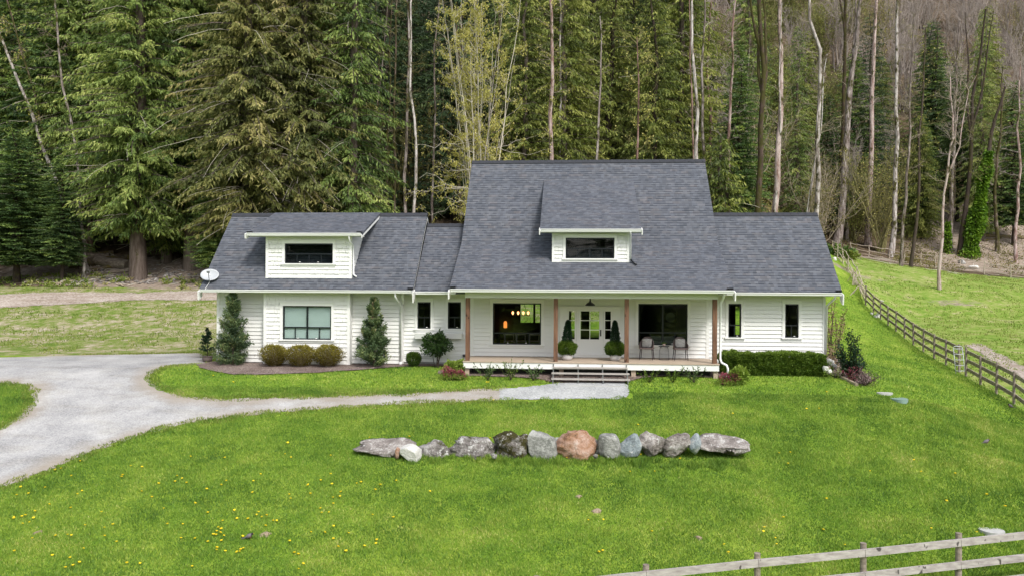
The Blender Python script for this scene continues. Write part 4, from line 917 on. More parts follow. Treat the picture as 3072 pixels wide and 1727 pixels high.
def twigtree(t, loc, path, rad, seed, mtrunk, mtwig, nb=26, bl=2.2, h0=.35, upw=.5, leaf=None, nleaf=0, lsize=.13, sub=7, tws=.014, spread=1., trunkn=9, forks=0, leafband=(0, 1)):
    """bare or budding broadleaf tree along a trunk path (world coords)"""
    R = np.random.RandomState(seed); path = np.asarray(path, float); k = len(path); s = np.linspace(0, 1, k); rr = rad * (1 - s * .72); rr[0] *= 1.3
    trunks = [(path, rr)]; axes = [(path, rr)]
    for j in range(forks):
        i = int(k * R.uniform(.45, .62)); az = R.uniform(0, 6.28); e = path[-1] + np.array((math.cos(az), math.sin(az) * .6, -.0)) * R.uniform(1.3, 2.6); q = bendy(path[i], e, 8, R, .12); r2 = np.linspace(rr[i] * .8, rr[i] * .22, 8); trunks.append((q, r2)); axes.append((q, r2))
    V, F = tubes_np(trunks, trunkn); mesh_np('trunk', V, F, M[mtrunk], t, None, True)
    segs = []; tips = []
    for i in range(nb):
        pa, ra = axes[R.randint(len(axes))]; f = h0 + (1 - h0) * R.rand() ** .8 if pa is path else R.uniform(.15, 1)
        x = f * (len(pa) - 1); i0 = min(int(x), len(pa) - 2); o = pa[i0] + (pa[i0 + 1] - pa[i0]) * (x - i0)
        az = R.uniform(0, 6.28); l = bl * R.uniform(.4, 1.2) * (1.1 - .5 * f); d = np.array((math.cos(az) * spread, math.sin(az) * spread, upw * R.uniform(.2, 1.5))); d /= np.linalg.norm(d)
        p = bendy(o, o + d * l, 6, R, .05 * l); p[:, 2] += -.0 + l * .10 * np.linspace(0, 1, 6) ** 2 * R.uniform(-1, 1.5); segs.append((p, np.linspace(.012 + .011 * l, .005, 6)))
        for q in range(sub):
            g = R.uniform(.2, 1); x = g * 5; j0 = min(int(x), 4); o2 = p[j0] + (p[j0 + 1] - p[j0]) * (x - j0); d2 = nrm(d + R.randn(3) * .65); l2 = l * R.uniform(.18, .45)
            p2 = bendy(o2, o2 + d2 * l2, 4, R, .06 * l2); segs.append((p2, np.linspace(tws, tws * .4, 4)))
            tips += [p2[1], p2[2], p2[3]]
            for w in range(2):
                d3 = nrm(d2 + R.randn(3) * .7); e = p2[R.randint(1, 4)]; p3 = np.array([e, e + d3 * l2 * .3, e + nrm(d3 + R.randn(3) * .3) * l2 * .6]); segs.append((p3, np.linspace(tws * .7, tws * .3, 3))); tips.append(p3[2]); tips.append(p3[1])
    V, F = tubes_np(segs, 3); mesh_np('branches', V, F, M[mtwig], t)
    if leaf and nleaf:
        tips = np.array(tips); c = tips[R.randint(len(tips), size=nleaf)] + R.randn(nleaf, 3) * .09
        D = nrm(R.randn(nleaf, 3) + np.array((0, 0, -.5))); v, tt = leafquads(c, D, lsize * R.uniform(.6, 1.4, nleaf), lsize * .75, R, .5 + .22 * R.randn(nleaf)); mesh_np('leaves', v, np.arange(len(v)).reshape(-1, 4), M[leaf], t, tt)
    return t
def trunk_between(pt, pb, Y, Ytop=None, ext=1.25, seed=0, amp=.12, k=12, below=None):
    """trunk path whose foot is on the ground at depth Y below pb and which passes pt"""
    R = np.random.RandomState(seed + 900); Y = Y or G(*pb)[1]; b = np.array(P(*pb, Y)); a = np.array(P(*pt, Ytop or Y)); d = a - b
    g = h1(b[0], b[1]); 
    if b[2] > g and abs(d[2]) > .1: b = b - d * ((b[2] - g) / d[2])          # carry on down to the ground
    b[2] = h1(b[0], b[1]) - .25
    return bendy(b, b + (a - b) * ext, k, R, amp)
# ---------------------------------------------------------------- front conifers
def gnd(px, Y):
    x = P(px, 800, Y)[0]; return (x, Y, h1(x, Y) - .1)
FRONT = 'conifers along the edge of the wood'
ced = conifer('cedar_tree', gnd(415, 53.2), 1, 37, 5.3, 3.6, 'cedar', 'bark_cedar', 330, .52, .46, twigs=.22, label='big cedar with a thick pale flared trunk standing in front of the log pile')
hem = conifer('hemlock_tree', gnd(150, 57.5), 2, 24, 4.2, 3.1, 'hemlock', 'bark_dark', 230, .34, .22, up=.12, flat=True, dens=1.15, label='layered hemlock with fresh green sprays at the left edge of the wood', ln=.26)
cb = conifer('cedar_tree', gnd(745, 51.5), 3, 36, 5.4, 4.0, 'cedar_br', 'bark_cedar', 340, .60, .42, twigs=.5, ragged=.45, label='browning cedar with many bare pale twigs behind the garage roof')
cg = conifer('cedar_tree', gnd(1060, 53), 4, 34, 3.7, 1.5, 'cedar', 'bark_cedar', 240, .62, .36, twigs=.12, ragged=.4, label='narrow green cedar with hanging sprays behind the right end of the garage roof')
cy = conifer('cedar_tree', gnd(1690, 62), 5, 26, 4.6, 1.0, 'cedar_yel', 'bark_cedar', 210, .55, .3, twigs=.1, label='yellowish cedar behind the main roof ridge, left of the broken snag')
ys = conifer('cedar_tree', gnd(2158, 46.5), 6, 9.9, 2.35, .4, 'cedar_yel', 'bark_cedar', 120, .50, .2, up=.3, dens=1.25, ln=.26, ragged=.25, twigs=.03, label='small pointed yellow green cedar just behind the right side of the main roof')
df = conifer('fir_tree', gnd(60, 70), 7, 30, 5.0, 1.5, 'darkfir', 'bark_dark', 150, .42, .3, flat=True, twigs=.05, dens=.8, ln=.36, label='dark conifer deep in the wood', group='dark conifers deep in the wood')
df2 = conifer('fir_tree', gnd(1500, 74), 8, 28, 4.5, .8, 'darkfir', 'bark_dark', 150, .55, .3, twigs=.05, dens=.8, ln=.38, label='dark conifer deep in the wood', group='dark conifers deep in the wood')
dm = conifer('cedar_tree', gnd(1830, 66), 9, 22, 4.3, .6, 'cedar_yel', 'bark_dark', 180, .5, .3, twigs=.06, dens=.9, ln=.34, label='yellowish green cedar above the main ridge beside the snag')
for o in (ced, hem, cb, cg, cy, ys, dm): o['group'] = FRONT
plc = [
 (cg, 190, 57.5, 1.0, 2.2, 'cedar between the big hemlock and the second row, above the left field'), (ced, 130, 60, .9, 5.5, 'tall cedar behind the hemlock at upper left'), (hem, 70, 59, .62, 3.9, 'small hemlock with bright tips low at the left'), (cg, 500, 57, .85, .3, 'slim cedar filling the gap right of the thick trunked cedar'), (cg, 860, 55, .9, 4.9, 'slim cedar right of the browning cedar above the garage ridge'),
 (hem, 20, 58.5, .9, 2.1, 'low layered hemlock cut by the left edge of the photo'), (hem, 285, 62, 1.2, 4.0, 'tall hemlock behind the left log ends, with dark gaps beneath'), (hem, 345, 60.5, .6, 1., 'small young hemlock just left of the thick cedar trunk'),
 (ced, 255, 58.5, 1.0, 1.3, 'cedar rising behind the log pile, left of the thick trunked cedar'), (ced, 575, 55.5, .98, 2.6, 'cedar between the thick trunked cedar and the left end of the garage roof'), (ced, 640, 58, 1.05, 1.0, 'tall cedar whose top half fills the gap over the garage dormer'),
 (cb, 905, 52.8, .95, 3.0, 'browning cedar behind the middle of the garage ridge'), (ced, 800, 60, 1.15, .4, 'dense green cedar in the second row behind the garage dormer'), (cg, 985, 57, 1.05, 1.7, 'second row cedar between the browning cedar and the narrow green one'),
 (ced, 60, 62, 1.1, 3.4, 'cedar behind the two leaning mossy trunks at the upper left'), (ced, 470, 60, 1.0, 5.0, 'cedar directly behind the thick trunked one'), (hem, 640, 51.5, .42, 2.2, 'little hemlock touching the left rake of the garage roof'),
 (cy, 1570, 60, .88, 2.0, 'yellowish cedar right of the budding maple, above the dormer'), (dm, 1960, 63, .9, 4.0, 'yellowish cedar between the snag and the white alder'), (cy, 2040, 68, 1.1, 1.2, 'taller cedar behind the white alder trunk'),
 (cy, 1780, 72, 1.2, 3.0, 'tall cedar far above the main ridge, behind the snag'), (dm, 1620, 78, 1.2, 5.1, 'tall cedar far behind the main ridge, right of the maple'), (dm, 1900, 80, 1.25, .7, 'tall cedar far up the slope above the snag'), (cg, 1500, 66, .7, 2.5, 'slim green cedar at the right side of the budding maple'),
 (hem, 2215, 62, .62, .6, 'dark hemlock between the small pointed cedar and the dark forked trunk'), (hem, 2765, 99, .6, 2.6, 'dark green hemlock behind the lone bare tree in the pasture'), (hem, 2560, 100, .9, 1.9, 'hemlock low on the slope behind the leaning alder'),
 (hem, 2480, 96, .7, .4, 'dark hemlock low on the slope left of the big leaning alder'), (dm, 2640, 108, .85, 1.4, 'dark cedar on the slope right of the pinkish alder'), (hem, 2870, 102, .8, 2.9, 'dark hemlock behind the lone pasture tree, higher up'), (cg, 2390, 88, .7, 3.7, 'slim cedar behind the thick reddish trunk'), (dm, 2330, 104, .9, 5.3, 'cedar behind the dark forked trunk'), (hem, 2790, 112, .9, 3.5, 'hemlock mid slope behind the bare twiggy trees'), (dm, 2960, 122, .95, 2.2, 'cedar high on the slope near the right edge'), (cg, 2240, 76, .8, .9, 'slim cedar left of the dark forked trunk'),
 (cg, 2945, 98, .8, 3.3, 'dark cedar behind the ivy covered trunk'), (hem, 3040, 97, .8, 4.4, 'hemlock at the right edge above the bare dirt slope')]
g = gnd(50, 52.2); dup(hem, g, 2.9, .86, 'low broad hemlock with bright layered fronds at the left edge of the field', FRONT, szz=.43)
g = gnd(185, 52.6); dup(hem, g, 4.4, .50, 'small layered hemlock whose top hides the foot of the leaning pale trunk', FRONT, szz=.40)
for src, px, Y, sc, rz, lb in plc: 
    g = gnd(px, Y); dup(src, g, rz, sc, lb, FRONT)
# deep wood: rows of dark conifers climbing the slope
R_ = np.random.RandomState(5); nd = 0
for Y, xs in ((64, np.arange(-700, 1500, 190)), (72, np.arange(-680, 2080, 165)), (83, np.arange(-600, 3072, 165)), (97, np.arange(20, 3100, 170)), (113, np.arange(-30, 3120, 175))):
    for px in xs:
        px = px + R_.uniform(-45, 45); y = Y + R_.uniform(-3, 3)
        if px > 2100 and (Y < 90 or R_.rand() < (.5 if Y < 105 else .15)): continue
        src = df if R_.rand() < .5 else df2
        if px > 1450 and R_.rand() < .75: src = dm
        o = dup(src, gnd(px, y), R_.uniform(0, 6.28), R_.uniform(.85, 1.25) * (1 if px < 2100 else .75), 'conifer standing deep in the wood among many alike', 'conifers deep in the wood'); nd += 1
        if src is dm: o.name = 'cedar_tree'
df['label'] = df2['label'] = 'conifer standing deep in the wood among many alike'; df['group'] = df2['group'] = 'conifers deep in the wood'
# ---------------------------------------------------------------- slim trunks
def alder(pt, pb, Y, wpx, label, bk='bark_alder', tw='twig', seed=0, ext=1.3, nb=30, bl=2., h0=.35, forks=0, leaf=None, nleaf=0, amp=.12, sub=7, name='alder_tree', upw=.5, spread=1., tws=.012):
    Y = Y or G(*pb)[1]; path = trunk_between(pt, pb, Y, ext=ext, seed=seed, amp=amp); b = path[0]
    t = empty(name, tuple(b), label, 'tree', 'slim bare trunks in front of the wood')
    twigtree(t, b, path, wpx * Y / FOC / 2 * 1.25, seed, bk, tw, nb, bl, h0, upw, leaf, nleaf, sub=sub, forks=forks, spread=spread, tws=tws); return t
A = alder
A((0, 95), (128, 440), 54.6, 11, 'leaning pale trunk slanting down from the left edge of the photo', 'bark_alder', seed=31, nb=16, bl=1.4, ext=1.5, leaf='bud', nleaf=260)
A((60, 150), (108, 330), 55.5, 7, 'slimmer mossy stem just right of the leaning pale trunk at far left', 'bark_moss', seed=32, nb=16, bl=1.5, ext=1.8, leaf='bud', nleaf=320)
A((160, 0), (222, 570), 53.6, 9, 'thin slanting alder crossing the hemlocks at upper left', 'bark_alder', seed=33, nb=18, bl=1.5, ext=1.3, amp=.2)
A((258, 0), (262, 400), 58, 17, 'purple grey trunk end showing at the very top left', 'bark_red', seed=34, nb=6, bl=1.)
A((1212, 20), (1208, 625), 55, 10, 'straight grey trunk, left one of the pair behind the link roof', seed=35, nb=22, bl=1.5, tw='twig_moss')
A((1249, 60), (1237, 640), 54.5, 9, 'straight grey trunk, right one of the pair behind the link roof', seed=36, nb=22, bl=1.5, tw='twig_moss')
A((1186, 20), (1184, 560), 59, 8, 'thin mossy trunk left of the grey pair', 'bark_moss', seed=37, nb=22, bl=1.6, tw='twig_moss')
A((1172, 30), (1169, 560), 61, 6, 'thinnest trunk beside the narrow green cedar', 'bark_moss', seed=38, nb=18, bl=1.6)
A((1116, 40), (1118, 330), 60, 5, 'thin stem among the dark gap right of the narrow cedar', 'bark_moss', seed=61, nb=16, bl=1.6)
A((1148, 100), (1132, 300), 59, 5, 'thin pale stem leaning in the dark gap above the link roof', seed=62, nb=12, bl=1.5)
A((1325, 10), (1312, 480), 57, 7, 'slender pale stem at the left side of the budding maple', seed=39, nb=18, bl=1.3, leaf='bud', nleaf=150)
A((1372, 200), (1378, 600), 58, 11, 'brown trunk half hidden at the left of the budding maple', 'bark_moss', seed=40, nb=20, bl=1.6, leaf='bud', nleaf=200, tw='twig_moss')
A((1496, 200), (1498, 470), 58.5, 6, 'thin brown stem at the right of the budding maple', 'bark_moss', seed=63, nb=10, bl=1.2)
A((1634, 0), (1645, 345), 56, 14, 'pinkish brown trunk above the left part of the main ridge', 'bark_red', seed=41, nb=26, bl=1.7, leaf='bud', nleaf=500)
A((1678, 0), (1683, 470), 61, 7, 'pale stem partly hidden right of the pinkish trunk', seed=42, nb=16, bl=1.4)
A((1793, 300), (1788, 480), 57, 9, 'short visible grey trunk above the middle of the ridge', seed=43, nb=10, bl=1.1, ext=1.5, h0=.6)
sn = A((1911, 112), (1904, 490), 50, 8.5, 'broken topped snag with side shoots above the main ridge', 'bark_red', seed=44, nb=22, bl=2.6, ext=1.0, h0=.5, leaf='bud', nleaf=420, tw='twig_moss', upw=.9, name='snag_tree')
A((2083, 0), (2090, 480), 55, 12, 'white barked alder right of the ridge end, thickest pale trunk there', seed=45, nb=14, bl=1.4)
A((2070, 60), (2078, 450), 57, 6, 'thin brown stem close left of the white barked alder', 'bark_red', seed=64, nb=10, bl=1.)
A((2116, 0), (2112, 400), 62, 9, 'faint grey pink trunk right of the white barked alder', seed=46, nb=26, bl=1.8, tw='twig_grey')
A((2140, 0), (2138, 300), 68, 8, 'brown trunk higher up, second right of the white barked alder', 'bark_red', seed=47, nb=20, bl=1.8)
A((2206, 60), (2185, 450), 60, 10, 'reddish brown stem left of the dark forked trunk', 'bark_red', seed=48, nb=22, bl=1.7, tw='twig_grey')
A((2286, 60), (2278, 640), 54, 18, 'dark mossy trunk forking near the top of the photo', 'bark_moss', seed=49, nb=18, bl=1.6, forks=3, tw='twig_moss')
A((2250, 110), (2245, 270), 66, 5, 'thin dead pole between two trunks near the right ridge end', seed=65, nb=3, bl=.6, ext=1.)
A((2352, 0), (2328, 640), 55.5, 17, 'thick reddish trunk leaning slightly, right of the dark forked one', 'bark_red', seed=50, nb=26, bl=1.8, tw='twig')
A((2336, 200), (2314, 640), 55, 7, 'thin pale stem hugging the thick reddish trunk', seed=51, nb=10, bl=1.)
A((2420, 0), (2443, 640), 57, 13, 'white and mossy alder bending between the reddish and leaning trunks', 'bark_alder', seed=52, nb=28, bl=1.9, amp=.25, tw='twig')
A((2478, 190), (2440, 520), 60, 5, 'pale thin pole slanting right of the bending white alder', seed=66, nb=8, bl=1.2, ext=1.05)
A((2437, 540), (2424, 640), 55, 6, 'short pale pole near the foot of the bending white alder', seed=67, nb=6, bl=.8, ext=2.)
A((2535, 0), (2518, 725), None, 13, 'dark upright trunk left of the big leaning alder', 'bark_moss', seed=53, nb=26, bl=2., forks=1, tw='twig')
A((2586, 0), (2508, 738), None, 18, 'big pale alder leaning right with its foot by the far fence', 'bark_alder', seed=54, nb=34, bl=2.1, amp=.2, tw='twig')
A((2566, 30), (2540, 722), None, 8, 'slimmer grey trunk between the two big leaning alders', seed=68, nb=22, bl=1.8)
A((2634, 0), (2604, 738), None, 14, 'pinkish alder second from the big leaning one', 'bark_red', seed=55, nb=44, bl=2.2, tw='twig_grey', sub=9)
A((2692, 0), (2672, 770), None, 12, 'mossy topped alder standing in front of the far fence', 'bark_alder', seed=56, nb=30, bl=1.9, tw='twig_moss')
A((2733, 200), (2708, 690), 78, 8, 'thin grey trunk right of the one in front of the fence', seed=57, nb=26, bl=2.2)
A((2766, 250), (2738, 700), 80, 8, 'dark thin trunk leaning right, left of the lone pasture tree', 'bark_dark', seed=58, nb=30, bl=2.4, tw='twig_moss', leaf='bud', nleaf=200)
A((2850, 250), (2818, 868), None, 8, 'lone bare tree with a dark foot standing in the pasture', 'bark_red', seed=59, nb=26, bl=2.3, h0=.5, forks=2, amp=.16, ext=1.03, upw=1.1, spread=.7)
A((2872, 230), (2850, 760), None, 10, 'pale trunk just right of the lone pasture tree', 'bark_alder', seed=60, nb=34, bl=2.6, tw='twig_grey', upw=1.)
A((3060, 300), (3052, 640), 90, 8, 'thin trunk over the dirt slope near the right edge', 'bark_red', seed=69, nb=24, bl=2., tw='twig_grey')
A((3005, 330), (2996, 610), 94, 9, 'grey trunk at the top of the dirt slope', 'bark_moss', seed=70, nb=24, bl=2.2, tw='twig_grey')
A((2940, 200), (2880, 765), None, 12, 'dark leaning trunk left of the ivy covered one', 'bark_dark', seed=71, nb=30, bl=2.8, tw='twig_moss', forks=2)
# ivy covered tree
def ivytree(pt, pb, Y, w, top, label, n, seed, wid):
    t = A(pt, pb, Y, w, label, 'bark_dark', seed=seed, nb=30, bl=3., tw='twig_moss', name='ivy_tree', upw=.8)
    path = trunk_between(pt, pb, Y, ext=1.3, seed=seed); R = np.random.RandomState(seed); f = R.rand(n) * top
    x = f * 11; i0 = np.minimum(x.astype(int), 10); c = path[i0] + (path[i0 + 1] - path[i0]) * (x - i0)[:, None]; prof = wid * (1.1 - f / top * .7) * (1 + .22 * np.sin(f * 23 + seed) + .5 * vnoise(f * 30, f * 0, 1., seed))
    d = nrm(R.randn(n, 3)); d[:, 2] *= .4; c = c + d * (prof * R.rand(n) ** .4)[:, None]
    v, tt = leafquads(c, nrm(d + np.array((0, 0, -.7)) + R.randn(n, 3) * .3), .30 * R.uniform(.6, 1.3, n), .22, R, .55 + .2 * R.randn(n) + .12 * np.sin(f * 60)); mesh_np('ivy', v, np.arange(len(v)).reshape(-1, 4), M['ivy'], t, tt)
ivytree((2990, 380), (2905, 770), None, 16, .62, 'tree wrapped in bright green ivy beside the bare dirt slope', 9500, 72, .95)
ivytree((2862, 560), (2847, 760), None, 8, .36, 'slim stem with ivy on its lower half next to the lone tree', 1100, 73, .4)
# budding maple with many upswept stems
b = gnd(1440, 53.5); t = empty('maple_tree', b, 'many stemmed maple covered in pale yellow spring leaves above the roof gap', 'tree'); R = np.random.RandomState(77)
segs = []; tips = []
for i in range(26):
    az = R.uniform(0, 6.28); r = abs(R.randn()) * .12; x0 = P(R.uniform(1405, 1475), 500, 53.5)[0]; st = np.array((b[0] + (x0 - b[0]) * .6, b[1] + R.uniform(-.6, .6), b[2] - .1)); topx = P(1440 + R.uniform(-1, 1) * 125, 0, 53.5)[0]
    e = np.array((topx, b[1] + R.uniform(-2.2, 2.2), b[2] + R.uniform(15, 21))); mid = st + (e - st) * .5 + np.array(((x0 - b[0]) * .3, 0, 0)); p = np.array([(1 - s) ** 2 * st + 2 * s * (1 - s) * mid + s * s * e for s in np.linspace(0, 1, 10)]) + R.randn(10, 3) * .06
    segs.append((p, np.linspace(.085 if i < 5 else .034, .010, 10)))
    for q in range(13):
        j = R.randint(2, 10); d = nrm((p[j] - p[j - 1]) / 2. + R.randn(3) * np.array((.9, .9, .35))); l = R.uniform(.5, 2.3) * (1 if j < 8 else .7); pp = bendy(p[j], p[j] + d * l, 6, R, .05 * l); segs.append((pp, np.linspace(.02, .006, 6))); tips += list(pp[2:])
        for w in range(4):
            o = pp[R.randint(2, 6)]; dd = nrm(d + R.randn(3) * .8); l2 = R.uniform(.2, .7); segs.append((np.array([o, o + dd * l2 * .5, o + dd * l2 + R.randn(3) * .05]), [.009, .006, .004])); tips += [o + dd * l2 * .5, o + dd * l2]
for i in range(34):                                # low spreading limbs
    z = R.uniform(3.2, 10); az = R.uniform(0, 6.28); o = np.array((b[0] + R.randn() * .35, b[1] + R.randn() * .3, b[2] + z)); d = nrm(np.array((math.cos(az) * 1.2, math.sin(az) * .7, R.uniform(-.12, .3)))); l = R.uniform(1.6, 4.6); pp = bendy(o, o + d * l, 8, R, .05 * l); segs.append((pp, np.linspace(.03, .007, 8)))
    for w in range(9):
        o2 = pp[R.randint(2, 8)]; dd = nrm(d + R.randn(3) * .6); l2 = R.uniform(.3, .9); segs.append((np.array([o2, o2 + dd * l2 * .5, o2 + dd * l2]), [.009, .006, .004])); tips += [o2 + dd * l2 * .5, o2 + dd * l2]
V, F = tubes_np(segs[:5], 7); mesh_np('trunk', V, F, M['bark_alder'], t, None, True); V, F = tubes_np(segs[5:], 3); mesh_np('branches', V, F, M['twig_pale'], t)
tips = np.array(tips); n = 19000; tw = np.repeat(np.arange(n // 5), 5)[:n]; ci = R.randint(len(tips), size=n // 5)[tw]; c = tips[ci] + R.randn(n, 3) * .085
v, tt = leafquads(c, nrm(R.randn(n, 3) * .6 + np.array((0, 0, -1))), .15 * R.uniform(.6, 1.4, n), .08, R, .5 + .2 * R.randn(n)); mesh_np('leaves', v, np.arange(len(v)).reshape(-1, 4), M['bud'], t, tt)
# hazy twiggy trees on the right slope
def haze_tree(seed, Ht, w, m, leaf, nl, label, group, loc):
    R = np.random.RandomState(seed); loc = np.array(loc, float); t = empty('bare_tree', tuple(loc), label, 'tree', group); segs = []; tips = []
    for i in range(16):
        st = loc + np.array((R.randn() * .3, R.randn() * .3, -.2)); e = loc + np.array((R.randn() * w, R.randn() * w, Ht * R.uniform(.7, 1.05))); p = bendy(st, e, 9, R, .18); segs.append((p, np.linspace(.085, .02, 9)))
        for q in range(20):
            j = R.randint(2, 9); d = nrm((p[j] - p[j - 1]) * .9 + R.randn(3) * .55); l = R.uniform(.6, 2.4); pp = bendy(p[j], p[j] + d * l + np.array((0, 0, .2 * l)), 5, R, .05 * l); segs.append((pp, np.linspace(.022, .009, 5))); tips += list(pp[1:])
            for w_ in range(4):
                o = pp[R.randint(1, 5)]; dd = nrm(d + R.randn(3) * .6 + np.array((0, 0, .4))); l2 = R.uniform(.25, .9); segs.append((np.array([o, o + dd * l2]), [.011, .006])); tips.append(o + dd * l2)
    V, F = tubes_np(segs, 3); mesh_np('branches', V, F, M[m], t)
    if nl:
        tips = np.array(tips); c = tips[R.randint(len(tips), size=nl)] + R.randn(nl, 3) * .15; v, tt = leafquads(c, nrm(R.randn(nl, 3)), .17, .12, R, .45 + .25 * R.randn(nl)); mesh_np('leaves', v, np.arange(len(v)).reshape(-1, 4), M[leaf], t, tt)
    return t
HG = 'bare twiggy trees on the slope behind the pasture'
hz = [haze_tree(81, 10, 1.5, 'twig_grey', None, 0, 'bare grey pink twiggy tree on the upper right slope', HG, gnd(2950, 104)),
      haze_tree(82, 9, 1.6, 'twig', 'fern', 2600, 'twiggy tree with brownish green buds on the right slope', HG, gnd(2450, 82)),
      haze_tree(83, 10, 1.7, 'twig_moss', 'bud', 900, 'mossy twiggy tree with a few yellow leaves on the right slope', HG, gnd(2640, 92)),
      haze_tree(84, 8, 1.6, 'twig_moss', 'cedar_yel', 5200, 'leafy yellow green shrub tree on the right slope', HG, gnd(2560, 96))]
R_ = np.random.RandomState(15)
LB = [o['label'] for o in hz]
for Y, x0, x1, st, wts in ((74, 2260, 2400, 60, (0, .5, .2, .3)), (92, 2240, 2900, 90, (.1, .35, .3, .25)), (98, 2200, 3100, 80, (.35, .2, .2, .25)), (105, 2150, 3120, 78, (.35, .12, .13, .4)), (118, 2150, 3120, 78, (.4, .1, .1, .4)), (132, 2100, 3120, 80, (.4, .05, .1, .45)), (148, 2050, 3120, 80, (.45, .05, .1, .4)), (166, 1950, 3140, 85, (.45, .05, .1, .4)), (188, 1900, 3140, 90, (.45, .05, .1, .4)), (212, 1900, 3140, 95, (.45, .05, .1, .4)), (130, 1450, 2080, 110, (0, .1, .2, .7)), (66, 1180, 1330, 60, (0, .2, .5, .3))):
    for px in np.arange(x0, x1, st):
        w = list(wts)
        if px > 2750 and Y < 118: w[0] += .6
        if (Y < 112 and px > 2880) or (Y < 100 and px > 2640) or (Y < 120 and R_.rand() < .35): continue
        k = R_.choice(4, p=np.array(w) / sum(w)); px += R_.uniform(-30, 30); dup(hz[k], gnd(px, Y + R_.uniform(-3, 3)), R_.uniform(0, 6.28), R_.uniform(.8, 1.25) * (1.25 if Y > 140 else 1), LB[k] if k else LB[0], HG + (' bare' if k == 0 else ' budding' if k == 1 else ' mossy' if k == 2 else ' leafy'))
for k, o in enumerate(hz): o['group'] = HG + (' bare', ' budding', ' mossy', ' leafy')[k]
# undergrowth on the forest floor
def undergrowth(name, n, xr, yr, keep, size, m, label, seed, per=26, cat='shrubs'):
    R = np.random.RandomState(seed); x = R.uniform(*xr, n); y = R.uniform(*yr, n); k = keep(x, y) & (vnoise(x, y, 5, 15) > -.14) & (np.abs((x + .0734 * y) / y) < .7); x, y = x[k], y[k]; n = len(x); s = size * R.uniform(.4, 1.3, n)
    rep = np.repeat(np.arange(n), per); N = len(rep); d = nrm(np.stack([R.randn(N), R.randn(N), np.abs(R.randn(N)) * .9], -1)); c = np.stack([x, y, hgt(x, y)], -1)[rep] + d * (s[rep] * R.rand(N) ** .6)[:, None]
    v, tt = leafquads(c, nrm(d + R.randn(N, 3) * .5), .22 * R.uniform(.5, 1.4, N), .09, R, .45 + .2 * R.randn(n)[rep] + .12 * R.randn(N)); return tag(mesh_np(name, v, np.arange(len(v)).reshape(-1, 4), M[m], None, tt), label, cat, None, 'stuff')
offh = lambda x, y: ~((x > -15) & (x < 10.5) & (y < 41))
undergrowth('undergrowth', 4200, (-48, 14), (53.5, 96), lambda x, y: (y > 55 + 1.5 * np.sin(x)) & ~((x > -46) & (x < -22) & (y < 62)), .75, 'fern', 'brownish green undergrowth and sword ferns on the forest floor', 91)
undergrowth('undergrowth', 3600, (12, 75), (66, 125), lambda x, y: masks(x, y)[0] > .5, .95, 'fern', 'brambles and low growth on the slope behind the pasture', 92)
undergrowth('low_weeds', 420, (-40, -5), (50.0, 54), lambda x, y: (x < 10), .22, 'roughgrass', 'low weeds growing in the rubble below the log pile', 93, 16, 'weeds')
# bare limb litter
R = np.random.RandomState(95); segs = []
for i in range(520):
    if i < 260: x, y = R.uniform(-38, -6), R.uniform(50.5, 62)
    else: x, y = R.uniform(14, 62), R.uniform(74, 112)
    a = R.uniform(0, 3.14); l = R.uniform(.3, 2.4); d = np.array((math.cos(a), math.sin(a))) * l; p0 = np.array((x, y)); pts = [(*q, h1(*q) + .05 + R.rand() * .12) for q in (p0, p0 + d * .5 + R.randn(2) * .05, p0 + d)]; segs.append((np.array(pts), [.03, .022, .01]))
V, F = tubes_np(segs, 4); tag(mesh_np('fallen_twigs', V, F, M['twig_pale'], None), 'pale dead sticks littering the forest floor', 'sticks', None, 'stuff')
# a dark wood far behind the camera, which the windows reflect
for k in range(30):
    x = -110 + k * 7.6 + R_.uniform(-2, 2); y = -52 - R_.uniform(0, 25); dup(df if k % 2 else df2, (x, y, h1(x, y) - .2), R_.uniform(0, 6.28), R_.uniform(1.2, 1.5), 'conifer standing deep in the wood among many alike', 'conifers deep in the wood')
R = np.random.RandomState(97); segs = []; 
import itertools
V = []; F = []; T = []
for i in range(900):
    x, y = R.uniform(-34, -10), 51.6 + abs(R.randn()) * 2.2; s = R.uniform(.04, .17); q = R.randn(6, 3) * .5 + np.array([(1, 0, 0), (-1, 0, 0), (0, 1, 0), (0, -1, 0), (0, 0, 1), (0, 0, -1)]); o = len(V) * 6
    V.append(q * s * np.array((1.2, 1, .6)) + (x, y, h1(x, y) + s * .2)); F += [(o + a, o + b, o + c) for a, b, c in ((0, 2, 4), (2, 1, 4), (1, 3, 4), (3, 0, 4), (2, 0, 5), (1, 2, 5), (3, 1, 5), (0, 3, 5))]
tag(mesh_np('rubble', np.concatenate(V), np.array(F), M['rk_tan'], None), 'scattered stones and clods in the bare ground before the log pile', 'rubble', None, 'stuff')
